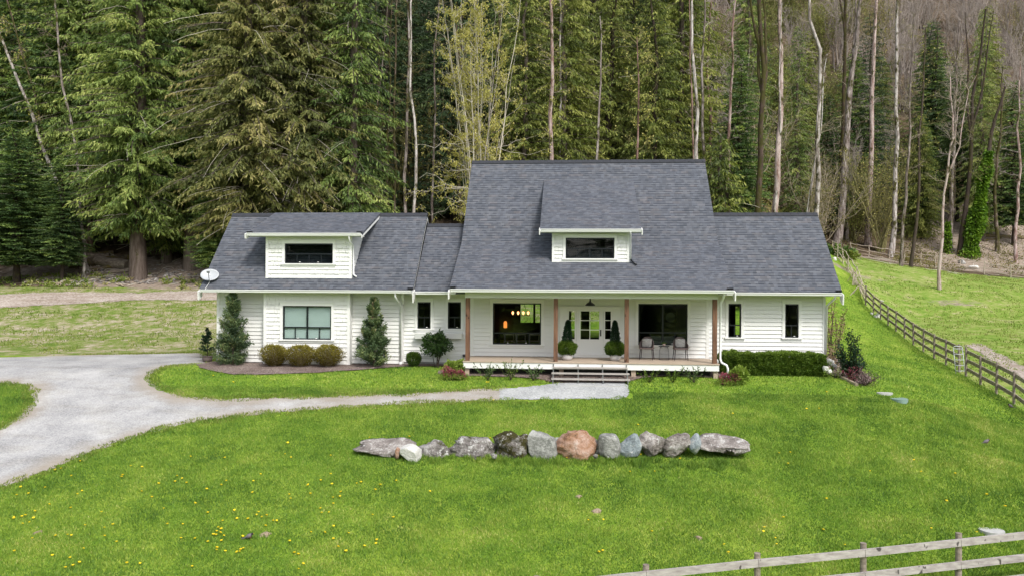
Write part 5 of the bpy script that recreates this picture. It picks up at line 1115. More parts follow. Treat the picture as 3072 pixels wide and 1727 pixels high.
# ================================================================ garden plants
def cloud(R, n, fn, m, t, L_, W_, tilt=.5, tint=.5, sd=.18, name='foliage', up=0.):
    c, d = fn(n); v, tt = leafquads(c, nrm(d + R.randn(n, 3) * tilt + np.array((0, 0, up))), L_ * R.uniform(.6, 1.3, n), W_, R, tint + sd * R.randn(n)); return mesh_np(name, v, np.arange(len(v)).reshape(-1, 4), M[m], t, tt)
def columnar(px, pt, pb, Y, w, seed, label, brown=False):
    R = np.random.RandomState(seed); b = np.array(P(px, pb, Y)); b[2] = min(b[2], h1(b[0], b[1]) + .05); tz = P(px, pt, Y)[2]; Hh = tz - b[2]; t = empty('arborvitae', tuple(b), label, 'tree', 'conical conifers against the garage wall')
    lean = R.randn() * .02; V, F = tubes_np([(np.array([(b[0], b[1], b[2] - .1), (b[0] + lean, b[1], b[2] + Hh * .5), (b[0], b[1], tz - .05)]), [.05, .035, .01])], 7); mesh_np('trunk', V, F, M['bark_dark'], t)
    n = 19000; f = R.rand(n) ** 1.15; nb = 130; bi = R.randint(nb, size=n); bz = R.rand(nb) ** 1.1; baz = R.rand(nb) * 6.28; prof = lambda z: w * 1.25 * (np.clip(1.03 - z, 0, 1) ** .8) * (.72 + .28 * np.minimum(1, z / .15)) * (1 + .12 * np.sin(z * 23 + seed))
    rr = np.sqrt(R.rand(n)); L_ = prof(bz[bi]) * (.58 + .55 * R.rand(nb) ** 1.3)[bi]; az = baz[bi] + R.randn(n) * .17; z = bz[bi] + (rr * .10 - .02) + R.randn(n) * .022
    o = np.stack([np.cos(az), np.sin(az), 0 * az], -1); c = b + o * (rr * L_)[:, None]; c[:, 2] = b[2] + .06 + np.clip(z, 0, 1.02) * Hh * .96
    d = o * .5 + np.array((0, 0, .35)) + R.randn(n, 3) * .55; br = R.rand(n) < .02 + .08 * (rr < .5)
    tint = .40 + .16 * R.randn(nb)[bi] + .12 * R.randn(n) + .16 * (rr - .6) + br * .45
    v, tt = leafquads(c, nrm(d), .085 * R.uniform(.6, 1.5, n), .036, R, tint + .10); mesh_np('crown', v, np.arange(len(v)).reshape(-1, 4), M['arbor'], t, tt)
    if brown:
        n = 500; c = b + np.stack([R.randn(n) * .05, R.randn(n) * .05, Hh * R.uniform(.62, 1.0, n)], -1); v, tt = leafquads(c, nrm(R.randn(n, 3) * .4 + np.array((0, 0, 1))), .10, .03, R, .6 + .2 * R.randn(n)); mesh_np('dead_leader', v, np.arange(len(v)).reshape(-1, 4), M['dryleaf'], t, tt)
    return t
columnar(697, 884, 1101, 30.15, .66, 101, 'conical conifer at the left corner of the garage wall')
columnar(1121, 897, 1098, 30.05, .62, 102, 'conical conifer with a brown dead tip right of the bay window', True)
def ballshrub(px, pt, pb, Y, wpx, seed, label, m='box', n=7000, stem=False, name='shrub', L_=.055, group=None, loose=.2, vase=False):
    R = np.random.RandomState(seed); b = np.array(P(px, pb, Y)); b[2] = min(b[2], h1(b[0], b[1]) + .05); tz = P(px, pt, Y)[2]; Hh = tz - b[2]; w = wpx * Y / FOC / 2; t = empty(name, tuple(b), label, 'shrub', group)
    segs = []
    for i in range(26 if vase else 8):
        az = R.uniform(0, 6.28); q = R.uniform(.2, 1); segs.append((np.array([b + (R.randn() * .04, R.randn() * .04, -.05), b + (math.cos(az) * w * .45 * q, math.sin(az) * w * .45 * q, Hh * .45), b + (math.cos(az) * w * .85 * q, math.sin(az) * w * .85 * q, Hh * .85)]), [.014, .010, .005]))
    V, F = tubes_np(segs, 4); mesh_np('stems', V, F, M['bark_dark' if not vase else 'twig'], t)
    lo = .42 if vase or stem else .0; cz = b[2] + Hh * (.5 + lo * .42); hz_ = Hh * (.5 - lo * .42) if stem or vase else Hh * .5
    d = nrm(R.randn(n, 3)); r = R.rand(n) ** .28 * (1 + loose * (vnoise(d[:, 0] * 3 + seed, d[:, 2] * 3 + d[:, 1] * 2, 1.) )); 
    c = np.stack([b[0] + d[:, 0] * r * w, b[1] + d[:, 1] * r * w * .9, (cz if not vase else b[2] + Hh * .52) + d[:, 2] * r * (hz_ if not vase else Hh * .48)], -1)
    if vase:
        q = .10 + .93 * R.rand(n) ** .75; pr = np.interp(q, [0, .15, .4, .7, .9, 1.05], [.22, .50, .86, 1.0, .84, .35]); az = R.rand(n) * 6.283
        lump = 1 + .5 * vnoise(np.cos(az) * 2.2 + seed, np.sin(az) * 2.2 + q * 2, .7, 3); r = R.rand(n) ** .4 * pr * w * lump; k_ = R.rand(n) < .08; r[k_] *= 1.15; q[k_] *= 1.06
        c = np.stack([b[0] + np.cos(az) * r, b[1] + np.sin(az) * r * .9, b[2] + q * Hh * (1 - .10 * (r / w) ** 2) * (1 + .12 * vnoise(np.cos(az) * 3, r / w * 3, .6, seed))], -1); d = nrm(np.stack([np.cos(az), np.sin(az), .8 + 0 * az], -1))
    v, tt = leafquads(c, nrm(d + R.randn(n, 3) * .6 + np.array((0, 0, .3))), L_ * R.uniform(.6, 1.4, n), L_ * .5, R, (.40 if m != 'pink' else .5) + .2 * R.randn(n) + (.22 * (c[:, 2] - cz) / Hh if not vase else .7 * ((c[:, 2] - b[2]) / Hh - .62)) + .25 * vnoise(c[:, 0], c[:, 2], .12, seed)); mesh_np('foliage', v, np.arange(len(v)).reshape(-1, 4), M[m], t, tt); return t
GS = 'golden barberry shrubs under the bay window'
for px, w, s, lb in ((823, 90, 111, 'left golden shrub of the three under the bay window'), (901, 100, 112, 'middle golden shrub of the three under the bay window'), (984, 90, 113, 'right golden shrub of the three under the bay window')):
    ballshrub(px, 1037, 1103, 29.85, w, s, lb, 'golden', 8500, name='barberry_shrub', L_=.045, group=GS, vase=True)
ballshrub(1241, 1053, 1093, 30.3, 47, 114, 'small clipped round boxwood beside the downspout', n=6500, L_=.04)
ballshrub(1311, 996, 1094, 30.2, 82, 115, 'glossy leaved upright shrub below the two small windows', 'rhodo', 3000, stem=True, L_=.10, loose=.9)
# foundation hedge of the right wing
xa, xb = P(2172, 1100, 29.2)[0], P(2479, 1100, 29.2)[0]; zt = P(2300, 1060, 29.3)[2]; zb = h1((xa + xb) / 2, 29.5) - .05
t = empty('hedge', ((xa + xb) / 2, 29.7, zb), 'long clipped dark green hedge in front of the right wing', 'hedge'); R = np.random.RandomState(120); n = 52000
f = R.randint(4, size=n); u, w_ = R.rand(n), R.rand(n); D = .95
x = np.where(f == 3, np.where(R.rand(n) < .5, xa, xb), xa + (xb - xa) * u); y = np.where(f == 0, 29.2, np.where(f == 1, 29.2 + D * w_, np.where(f == 2, 29.2 + .1 * R.rand(n), 29.2 + D * w_))); z = np.where(f == 1, zt, zb + (zt - zb) * R.rand(n))
dn = np.stack([np.where(f == 3, np.sign(x - (xa + xb) / 2), 0), np.where((f == 0) | (f == 2), -1, 0), np.where(f == 1, 1, .15)], -1); bul = .09 * vnoise(x, z * 1.4, .32, 3) + .14 * vnoise(x, z, .13, 5)
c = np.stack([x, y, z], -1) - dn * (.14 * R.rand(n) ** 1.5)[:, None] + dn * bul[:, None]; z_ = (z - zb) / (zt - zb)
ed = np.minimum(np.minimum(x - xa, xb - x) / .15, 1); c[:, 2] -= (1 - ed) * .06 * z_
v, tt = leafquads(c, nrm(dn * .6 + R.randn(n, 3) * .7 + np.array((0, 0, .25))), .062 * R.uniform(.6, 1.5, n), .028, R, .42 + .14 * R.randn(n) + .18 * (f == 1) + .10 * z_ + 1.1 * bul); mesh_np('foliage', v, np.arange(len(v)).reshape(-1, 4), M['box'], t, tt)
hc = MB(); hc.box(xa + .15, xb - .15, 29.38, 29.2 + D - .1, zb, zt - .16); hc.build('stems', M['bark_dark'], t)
# potted topiaries
def topiary(px, seed, label, lean=0):
    R = np.random.RandomState(seed); Y = 29.35; b = P(px, 1078, Y); b = (b[0], Y, .471); t = empty('potted_topiary', b, label, 'potted plant', 'topiaries beside the front door')
    MB().lathe([(.0, .472), (.15, .472), (.19, .53), (.20, .60), (.185, .66), (.17, .70), (.155, .70), (.15, .64), (.0, .64)], b[0], b[1], 24).build('pot', M['pot'], t, True)
    n = 8000; d = nrm(R.randn(n, 3)); r = R.rand(n) ** .3 * (1 + .25 * vnoise(d[:, 0] * 3 + seed, d[:, 2] * 3, 1)); c = np.stack([b[0] + d[:, 0] * r * .355, b[1] + d[:, 1] * r * .30, .92 + d[:, 2] * r * .27], -1)
    v, tt = leafquads(c, nrm(d + R.randn(n, 3) * .5), .055 * R.uniform(.6, 1.4, n), .02, R, .50 + .2 * R.randn(n) + .2 * d[:, 2]); mesh_np('skirt_shrub', v, np.arange(len(v)).reshape(-1, 4), M['box'], t, tt)
    n = 9000; q = R.rand(n) ** .8; az = R.uniform(0, 6.28, n); rr = (.185 * (1 - q) ** .62 + .012) * (R.rand(n) ** .35) * (1 + .1 * np.sin(q * 30 + az * 2)); c = np.stack([b[0] + lean * q + rr * np.cos(az), b[1] + rr * np.sin(az), 1.08 + q * .84], -1); o = np.stack([np.cos(az), np.sin(az), .6 + 0 * az], -1)
    v, tt = leafquads(c, nrm(o + R.randn(n, 3) * .5), .045 * R.uniform(.6, 1.4, n), .016, R, .36 + .18 * R.randn(n)); mesh_np('cone_shrub', v, np.arange(len(v)).reshape(-1, 4), M['yew'], t, tt)
topiary(1701, 130, 'potted round shrub and cone topiary left of the front door', .03); topiary(1845, 131, 'potted round shrub and cone topiary right of the front door', -.01)
# potted little conifer by the garage corner
b = P(622, 1090, 30.9); zg = h1(b[0], 30.9); t = empty('potted_conifer', (b[0], 30.9, zg), 'small conifer in a brown round pot at the far left corner of the house', 'potted plant'); R = np.random.RandomState(133)
MB().lathe([(.0, zg), (.13, zg), (.185, zg + .08), (.20, zg + .17), (.18, zg + .21), (.21, zg + .235), (.20, zg + .25), (.16, zg + .24), (.0, zg + .2)], b[0], 30.9, 22).build('pot', M['potbrown'], t, True)
z1 = P(622, 985, 30.9)[2]; MB().tube([(b[0], 30.9, zg + .2), (b[0], 30.9, z1)], [.02, .006], 6).build('trunk', M['bark_dark'], t)
n = 4200; q = R.rand(n); nb = 44; bi = R.randint(nb, size=n); bq = R.rand(nb); az = (R.rand(nb) * 6.28)[bi] + R.randn(n) * .12; rr = R.rand(n) ** .6 * (.30 * (1 - bq[bi]) ** .8 + .03) * (.7 + .5 * R.rand(nb))[bi]
c = np.stack([b[0] + rr * np.cos(az), 30.9 + rr * np.sin(az), zg + .42 + (z1 - zg - .42) * bq[bi] + rr * .35 + R.randn(n) * .015], -1); o = np.stack([np.cos(az), np.sin(az), .4 + 0 * az], -1)
v, tt = leafquads(c, nrm(o + R.randn(n, 3) * .7), .06, .018, R, .4 + .2 * R.randn(n)); mesh_np('crown', v, np.arange(len(v)).reshape(-1, 4), M['yew'], t, tt)
# succulent on the wire table
b = P(1992, 1040, 29.95); sc_ = empty('potted_succulent', (b[0], b[1], .986), 'tiny green plant in a blush pot on the wire side table', 'potted plant')
MB().lathe([(.0, .986), (.045, .986), (.055, 1.04), (.058, 1.07), (.05, 1.07), (.045, 1.05), (.0, 1.05)], b[0], b[1], 16).build('pot', M['pink_pot'], sc_, True)
R = np.random.RandomState(134); cloud(R, 90, lambda n: (np.array((b[0], b[1], 1.07)) + R.randn(n, 3) * np.array((.02, .02, .008)), nrm(R.randn(n, 3) * np.array((1, 1, .3)) + (0, 0, .6))), 'box', sc_, .085, .025, .1, .7)
# young shrubs in front of the deck
def young(px, pt, pb, Y, seed, label, m='rhodo', ns=7, spread=.5, Ls=.09, per=26):
    R = np.random.RandomState(seed); b = np.array(P(px, pb, Y)); b[2] = h1(b[0], b[1]) + .02; Hh = max(.2, P(px, pt, Y)[2] - b[2]); t = empty('young_shrub', tuple(b), label, 'shrub', 'young shrubs planted along the deck'); segs = []; C = []; D = []
    for i in range(ns):
        az = 6.28 * i / ns + R.randn() * .3; s = R.uniform(.3, 1) * spread * Hh; e = b + (math.cos(az) * s, math.sin(az) * s * .8, Hh * R.uniform(.65, 1.)); p = bendy(b, e, 5, R, .012); segs.append((p, [.008, .007, .006, .005, .004]))
        for q in range(per): f = R.uniform(.2, 1.02) * 4; j = min(int(f), 3); C.append(p[j] + (p[j + 1] - p[j]) * (f - j)); D.append(nrm(nrm(e - b) * .7 + R.randn(3) * .55))
    V, F = tubes_np(segs, 4); mesh_np('stems', V, F, M['bark_dark'], t); n = len(C)
    v, tt = leafquads(np.array(C), np.array(D), Ls * R.uniform(.6, 1.2, n), Ls * .34, R, .5 + .2 * R.randn(n)); mesh_np('foliage', v, np.arange(len(v)).reshape(-1, 4), M[m], t, tt)
for px, pt, pb, s, sp, m, lb in ((1464, 1086, 1116, 141, .95, 'rhodo', 'young spiky shrub first from the left post, before the deck'), (1532, 1077, 1117, 142, .8, 'box', 'tallest young shrub left of the steps, rising over the deck edge'), (1600, 1092, 1119, 143, .95, 'rhodo', 'young spiky shrub just left of the steps'),
    (1948, 1103, 1125, 144, 1.0, 'box', 'young shrub just right of the steps'), (2018, 1101, 1127, 145, .9, 'box', 'middle young shrub in the bed right of the steps'), (2082, 1097, 1126, 146, .9, 'rhodo', 'grey green young shrub nearest the right end of the deck')):
    young(px, pt, pb, 28.0, s, lb, m, 9, sp)
ballshrub(1352, 1080, 1102, 28.5, 34, 151, 'lime green leafy plant, left of two at the deck corner', 'lime', 1500, L_=.07, loose=.8); ballshrub(1378, 1078, 1103, 28.7, 36, 152, 'lime green leafy plant touching the left end of the deck', 'lime', 1500, L_=.07, loose=.8)
ballshrub(2214, 1104, 1120, 28.0, 44, 153, 'lime green tufted plant in front of the hedge', 'lime', 1500, L_=.11, loose=.8)
for px, pb, w, s, lb in ((1339, 1114, 26, 154, 'bright pink flowering plant at the left tip of the deck bed'), (1358, 1122, 26, 155, 'pink flowering plant, middle of the three by the deck corner'), (1382, 1127, 30, 156, 'reddish pink flowering plant nearest the left end of the deck'), (2172, 1134, 30, 157, 'pink heather by the foot of the right downspout'), (2202, 1133, 34, 158, 'red pink heather between the downspout and the hedge')):
    t = ballshrub(px, pb - 17, pb, 27.85 if px > 2000 else 28.0, w, s, lb, 'pink', 520, L_=.05, loose=.8, name='flowering_plant'); t['category'] = 'flowers'
    ch = [c for c in kids(t) if c.name.startswith('foliage')][0]; ch.name = 'flowers'
    R = np.random.RandomState(s); b = np.array(t.location); cloud(R, 650, lambda n: (b + np.abs(R.randn(n, 3)) * np.array((.0, 0, .09)) + R.randn(n, 3) * np.array((.15, .12, .0)), nrm(R.randn(n, 3) + (0, 0, .6))), 'lime', t, .06, .02, .3, .25, name='leaves')
# corner bed right of the house
def bushy(px, pt, pb, Y, w, seed, stems, m, label, name='shrub', Ls=.075, per=90, cat='shrub'):
    R = np.random.RandomState(seed); b = np.array(P(px, pb, Y)); b[2] = h1(b[0], b[1]); Hh = P(px, pt, Y)[2] - b[2]; t = empty(name, tuple(b), label, cat); segs = []; C = []; D = []
    for (dx, hh) in stems:
        e = b + (dx * w, R.randn() * .2, hh * Hh); p = bendy(b, e, 7, R, .03); segs.append((p, np.linspace(.02, .006, 7)))
        for q in range(per):
            f = R.uniform(.25, 1.0) * 6; j = min(int(f), 5); o = p[j] + (p[j + 1] - p[j]) * (f - j); C.append(o + R.randn(3) * .06); D.append(nrm(R.randn(3) * .8 + np.array((0, 0, .7))))
    V, F = tubes_np(segs, 4); mesh_np('stems', V, F, M['bark_dark'], t); n = len(C); v, tt = leafquads(np.array(C), np.array(D), Ls * R.uniform(.7, 1.4, n), Ls * .45, R, .45 + .2 * R.randn(n)); mesh_np('foliage', v, np.arange(len(v)).reshape(-1, 4), M[m], t, tt); return t
bushy(2553, 987, 1132, 28.8, 1., 160, [(0, 1), (.1, .86), (.17, .78), (-.38, .74), (-.32, .6), (-.48, .52), (.36, .48), (.42, .3), (-.12, .9), (.12, .62), (-.2, .45), (.2, .3), (.0, .35)], 'yew', 'dark upright young shrub at the tip of the right corner bed', Ls=.09, per=190)
bushy(2592, 1106, 1142, 28.0, .4, 161, [(-1, .7), (-.5, .9), (0, 1), (.5, .9), (1, .6), (.2, .8), (-.2, .6), (.8, .4)], 'purple', 'purple grey twiggy low shrub right of the dark upright shrub', Ls=.05, per=110)
bushy(2563, 1100, 1130, 28.4, .3, 162, [(-1, .7), (0, 1), (.9, .8), (-.4, .9), (.4, .7)], 'pink', 'red leaved small shrub at the foot of the dark upright shrub', Ls=.05, per=60)
bushy(2525, 1085, 1115, 29.2, .3, 163, [(-1, .7), (0, 1), (.9, .8), (.3, .8)], 'pink', 'reddish small shrub behind the dark upright shrub', Ls=.05, per=50)
bushy(2497, 1040, 1085, 30.4, .35, 164, [(-.6, 1), (0, .9), (.6, 1.), (.3, 1.1), (-.3, .8)], 'dryleaf', 'dry pale grass clump against the right corner of the house', 'grass_clump', .10, 70, 'plant')
bushy(2495, 905, 940, 39, .6, 165, [(-1, .7), (0, 1), (.9, .8), (.4, 1.), (-.5, .9)], 'dryleaf', 'rusty small bush beside the house behind the right wing', Ls=.12, per=80)
bushy(2503, 945, 985, 35.5, .55, 166, [(-1, .7), (0, 1), (.9, .8), (.4, 1.), (-.5, .9)], 'dryleaf', 'brown dry bush on the lawn close to the right wing', Ls=.10, per=80)
bushy(2506, 1085, 1122, 29.0, .4, 167, [(-1, .5), (-.4, .9), (.3, .7), (1, .4)], 'lime', 'small green plant between the white stones', Ls=.06, per=60)
bushy(2510, 738, 778, 74, 1.6, 168, [(-1, .8), (-.5, 1), (0, 1), (.6, .8), (1, .5)], 'hemlock', 'dark green low bush at the end of the rustic fence', Ls=.3, per=200)
bushy(2548, 757, 780, 74, 1., 169, [(-1, .8), (-.5, 1), (0, 1), (.6, .8), (1, .5)], 'roughgrass', 'low green bush right of the dark one at the fence end', Ls=.25, per=140)
# ================================================================ boulders
def boulder(x0, x1, y0, y1, Y, m, seed, label, slab=False, name='boulder', group='boulders of the low stone wall', dep=.8, rough=.30, sub=5, skew=0, flat=None, cat='boulder'):
    import bmesh
    R = np.random.RandomState(seed); Y = Y if group[0] == 'b' or Y < 35 else G((x0 + x1) / 2, y1)[1]; a = P(x0, y1, Y); c = P(x1, y0, Y); tot = c[2] - a[2]; w, h = (c[0] - a[0]) / 2 * 1.17, tot * .66; cx, cz = (a[0] + c[0]) / 2, a[2] + tot * .34; d = max(w, h) * dep if not slab else .38
    bm = bmesh.new(); bmesh.ops.create_icosphere(bm, subdivisions=sub, radius=1); V = np.array([v.co[:] for v in bm.verts])
    p = 3.4 if not slab else 5.; nn = (np.abs(V) ** p).sum(1) ** (1 / p); V = V / nn[:, None]
    # facets: clip by random planes, then roughen
    for k in range(15 if not slab else 8):
        q = nrm(R.randn(3) * (1, 1.3, 1)); lim = R.uniform(.64, 1.0); dd = V @ q; V -= np.maximum(0, dd - lim)[:, None] * q * .9
    nv = vnoise(V[:, 0] * 2 + seed, V[:, 2] * 2 + V[:, 1], .9) + .5 * vnoise(V[:, 0] * 5 + V[:, 1] * 3, V[:, 2] * 5 - V[:, 1], .8, 2) + .30 * vnoise(V[:, 0] * 11 + V[:, 1] * 7, V[:, 2] * 11 + 3 * V[:, 1], .8, 3) + .16 * vnoise(V[:, 0] * 26 + V[:, 1] * 11, V[:, 2] * 26 + 9 * V[:, 1], .8, 4)
    V = V * (1 + rough * nv)[:, None]; lo, hi = V.min(0), V.max(0); V = (V - (lo + hi) / 2) / ((hi - lo) / 2)
    V[:, 0] += skew * V[:, 2]; V[:, 0] /= (1 + abs(skew))
    if slab: V[:, 0] *= 1 - .12 * (V[:, 2] < 0); V[:, 2] = np.minimum(V[:, 2], .35 + .03 * nv) * (1 - .35 * np.abs(V[:, 0]) ** 2.5) + .5 * V[:, 1] * (V[:, 2] > -.2); V[:, 2] = V[:, 2] / V[:, 2].max()
    h = h * (.84 if slab else .95); V = V * (w, d, h) + (cx, Y + d * .55, cz); fs = np.array([[v.index for v in f.verts] for f in bm.faces]); bm.free()
    o = mesh_np(name, V, fs, M[m], None, None, True); return tag(o, label, cat, group)
YR_ = 22.3
B = boulder
B(1070, 1245, 1318, 1362, YR_, 'rk_tan', 201, 'long flat topped slab at the left end of the boulder row', True, skew=.0)
B(1183, 1199, 1340, 1369, YR_ - .25, 'rk_orange', 202, 'small tan stone between the left slab and the white boulder', dep=.6, sub=3)
B(1203, 1257, 1334, 1374, YR_ - .35, 'rk_white', 203, 'round white boulder near the left end of the row', rough=.05)
B(1246, 1347, 1321, 1372, YR_, 'rk_mossl', 204, 'brown grey boulder right of the round white one', dep=.55)
B(1350, 1481, 1312, 1376, YR_, 'rk_mossl', 205, 'widest grey boulder with two moss spots', dep=.55)
B(1481, 1584, 1293, 1375, YR_, 'rk_moss', 206, 'tall round boulder covered in dark moss', dep=.75)
B(1585, 1670, 1290, 1373, YR_, 'rk_fine', 207, 'tall smooth grey boulder narrowing to its top', skew=-.12, dep=.6, rough=.1)
B(1648, 1695, 1308, 1345, YR_ + .4, 'rk_fine', 208, 'small grey stone wedged behind the orange boulder', dep=.7, sub=3)
B(1672, 1787, 1292, 1375, YR_, 'rk_orange', 209, 'large orange and pink boulder in the middle of the row', dep=.7, rough=.2)
B(1780, 1803, 1315, 1350, YR_ + .3, 'rk_grey', 210, 'lichen covered stone just right of the orange boulder', sub=3)
B(1797, 1863, 1299, 1366, YR_, 'rk_fine', 211, 'grey boulder with a narrow top left of the blue one', skew=-.12, rough=.1)
B(1862, 1924, 1299, 1361, YR_, 'rk_blue', 212, 'rounded blue grey boulder', rough=.08)
B(1916, 2001, 1293, 1355, YR_ + .1, 'rk_tan', 213, 'blocky purple grey boulder right of the blue one', dep=.6)
B(1992, 2069, 1297, 1357, YR_ + .1, 'rk_tan', 214, 'pinkish tan boulder fourth from the right end', dep=.6)
B(2040, 2072, 1303, 1327, YR_ + .4, 'rk_white', 215, 'small pale stone lying behind the pinkish tan boulder', sub=3)
B(2070, 2103, 1299, 1349, YR_ + .05, 'rk_blue', 216, 'narrow upright green blue stone beside the right slab', sub=3, rough=.08)
B(2104, 2246, 1304, 1351, YR_ + .2, 'rk_tan', 217, 'long flat slab at the right end of the boulder row', True)
B(1473, 1490, 1358, 1372, YR_ - .35, 'rk_grey', 218, 'fist sized stone at the foot of the mossy boulder', sub=3, name='stone', cat='stone')
B(1780, 1793, 1360, 1372, YR_ - .35, 'rk_grey', 219, 'little grey stone at the foot of the orange boulder', sub=3, name='stone', cat='stone')
# other stones
for i, (x0, x1, y0, y1, Y, m, lb) in enumerate(((2480, 2503, 1074, 1092, 29.6, 'rk_white', 'upper white stone in the bed at the right corner of the house'), (2500, 2512, 1090, 1104, 29.3, 'rk_white', 'pale stone between the two groups of white stones'), (2470, 2486, 1096, 1112, 28.9, 'rk_white', 'lower white stone beside the hedge end'), (2484, 2496, 1106, 1116, 28.6, 'rk_white', 'small white stone chip lying below the others by the hedge'),
        (2498, 2510, 771, 781, 74, 'rk_white', 'white stone on top of the first rustic rail post'), (2911, 2937, 795, 807, 76, 'rk_white', 'oval white boulder in the grass before the far fence'), (2880, 2897, 778, 792, 79, 'rk_grey', 'grey stone behind the oval white boulder at the far fence'), (2612, 2620, 936, 944, 54.5, 'rk_white', 'left white rock under the board fence'), (2622, 2632, 944, 952, 53.6, 'rk_white', 'middle white rock under the board fence'), (2632, 2639, 936, 952, 53.4, 'rk_white', 'upright white rock at the fence foot'),
        (2640, 2652, 899, 904, 60, 'rk_white', 'flat white stone in the pasture near the fence'))):
    B(x0, x1, y0, y1, Y, m, 230 + i, lb, name='stone', group='pale stones around the yard', sub=3, cat='stone')
# ================================================================ fences
def board_fence(name, posts, hts, Yf, rails, m, pm, label, gap=None, pw=.088, rh=.14, top=None, side=-1, group='board fences'):
    t = empty(name, (posts[0][0], posts[0][1], h1(*posts[0])), label, 'fence', group); tops = []
    for i, (p, hh) in enumerate(zip(posts, hts)):
        z = h1(*p); j = (i * 37 % 7 - 3) * .006; mb = MB(); mb.tube([(p[0], p[1], z - .3), (p[0] + j, p[1], z + hh * .6), (p[0] + j * 1.5, p[1], z + hh)], [pw * .56, pw * .54, pw * .5], 10); mb.build('post', M[pm], t)
    for i in range(len(posts) - 1):
        if gap == i: continue
        a, b = posts[i], posts[i + 1]; za, zb = h1(*a), h1(*b); d = np.array((b[0] - a[0], b[1] - a[1])); nn = np.array((d[1], -d[0])) / np.linalg.norm(d) * side; off = nn * (pw * .5 + .022)
        for k, r in enumerate(rails):
            q = d / np.linalg.norm(d) * .004; jz = ((i * 13 + k * 7) % 5 - 2) * .006
            MB().bar((a[0] + off[0] + q[0], a[1] + off[1] + q[1], za + r + jz), (b[0] + off[0] - q[0], b[1] + off[1] - q[1], zb + r - jz), rh, .038).build('rail', M[m], t)
    return t
# front fence: rises to the right of the picture
fp = []
for px, pt, Y in ((1938, 1692, 15.55), (2272, 1657, 16.0), (2590, 1627, 16.5), (2876, 1597, 17.0), (3160, 1566, 17.45), (1610, 1727, 15.1), (1290, 1760, 14.65)):
    p = P(px, pt, Y); fp.append((p[0], p[1], p[2]))
fp.sort(); t = empty('front_fence', (fp[3][0], fp[3][1], h1(fp[3][0], fp[3][1])), 'grey weathered board fence crossing the bottom right corner', 'fence'); 
for i, p in enumerate(fp):
    g = h1(p[0], p[1]); MB().tube([(p[0], p[1], g - .3), (p[0], p[1], p[2])], [.065, .062], 12).build('post', M['fence'], t)
for a, b in zip(fp, fp[1:]):
    for k, dz_ in enumerate((-.17, -.63, -1.05)):
        MB().bar((a[0] + .004, a[1] - .085, a[2] + dz_), (b[0] - .004, b[1] - .085, b[2] + dz_), .15, .04).build('rail', M['rail'], t)
# side fence in two runs with the gate between
A0, B0 = P(3043, 1188, 30.), P(2596, 940, 57.)
def onfence(px):
    a, b_, c = ray(px, 900); k = a / b_; s = (A0[0] - k * A0[1]) / ((A0[0] - k * A0[1]) - (B0[0] - k * B0[1])); return (A0[0] + (B0[0] - A0[0]) * s, A0[1] + (B0[1] - A0[1]) * s)
n1 = [onfence(p) for p in (3220, 3125, 3043, 2990, 2943, 2899)]; n2 = [onfence(p) for p in (2879, 2839, 2803, 2770, 2741, 2714, 2688, 2665, 2642, 2620, 2597)]
board_fence('board_fence', n1, [1.2] * 5 + [1.25], 0, (1.05, .68, .30), 'fence', 'fence', 'weathered three rail fence running off the right edge below the gate', side=1)
board_fence('board_fence', n2, [1.25] + [1.2] * 9 + [1.35], 0, (1.05, .68, .30), 'fence', 'fence', 'weathered three rail fence climbing from the gate towards the rustic rails', side=1)
a = n2[0]; g0 = h1(*a); t = empty('metal_ladder', (a[0] - .2, a[1] - .2, g0), 'pale metal ladder leaning on the fence post at the gap', 'ladder')
x0, x1 = a[0] - .36, a[0] + .02; yy = a[1] - .22
for x in (x0, x1): MB().tube([(x, yy - .25, g0 - .05), (x, yy, g0 + 1.12)], .016, 8).build('side_rail', M['dish'], t, True)
for k in range(5): z = g0 + .12 + k * .235; MB().tube([(x0, yy - .23 + k * .05, z), (x1, yy - .23 + k * .05, z)], .016, 8).build('rung', M['dish'], t, True)
MB().tube([(x0, yy, g0 + 1.12), (x0 + .05, yy, g0 + 1.17), (x1 - .05, yy, g0 + 1.17), (x1, yy, g0 + 1.12)], .016, 8).build('top_hoop', M['dish'], t, True)
def rustic(name, pts, label, hh, rails, seed, prad=.05):
    R = np.random.RandomState(seed); t = empty(name, (*pts[0], h1(*pts[0])), label, 'fence', 'rustic pole fences')
    for p in pts: z = h1(*p); V, F = tubes_np([(np.array([(p[0], p[1], z - .2), (p[0] + R.randn() * .03, p[1], z + hh * .6), (p[0] + R.randn() * .05, p[1], z + hh * R.uniform(.95, 1.1))]), [prad, prad * .9, prad * .7])], 6); mesh_np('post', V, F, M['rustic'], t)
    for a, b in zip(pts, pts[1:]):
        for r in rails:
            A_ = np.array((*a, h1(*a) + r * hh + R.randn() * .07)); B_ = np.array((*b, h1(*b) + r * hh + R.randn() * .07)); p = bendy(A_, B_, 6, R, .05); V, F = tubes_np([(p, np.linspace(.042, .028, 6))], 5); mesh_np('rail', V, F, M['rustic'], t)
    return t
def PX(px, Y): return P(px, 800, Y)[:2]
rustic('pole_fence', [PX(2552, 88), PX(2606, 87), PX(2668, 86), PX(2714, 85), PX(2763, 84), PX(2806, 83.3), PX(2880, 82.3), PX(2953, 81.2), PX(3033, 80), PX(3110, 79)], 'wavy pole fence along the foot of the far slope', 1.25, (.92, .55, .2), 301)
rustic('pole_fence', [(B0[0], B0[1]), PX(2569, 61.5), PX(2545, 65.5), PX(2529, 69), PX(2512, 72.5), PX(2498, 76)], 'wavy pale pole fence running up behind the right wing', 1.3, (.95, .62, .32, .1), 302)
R = np.random.RandomState(303)
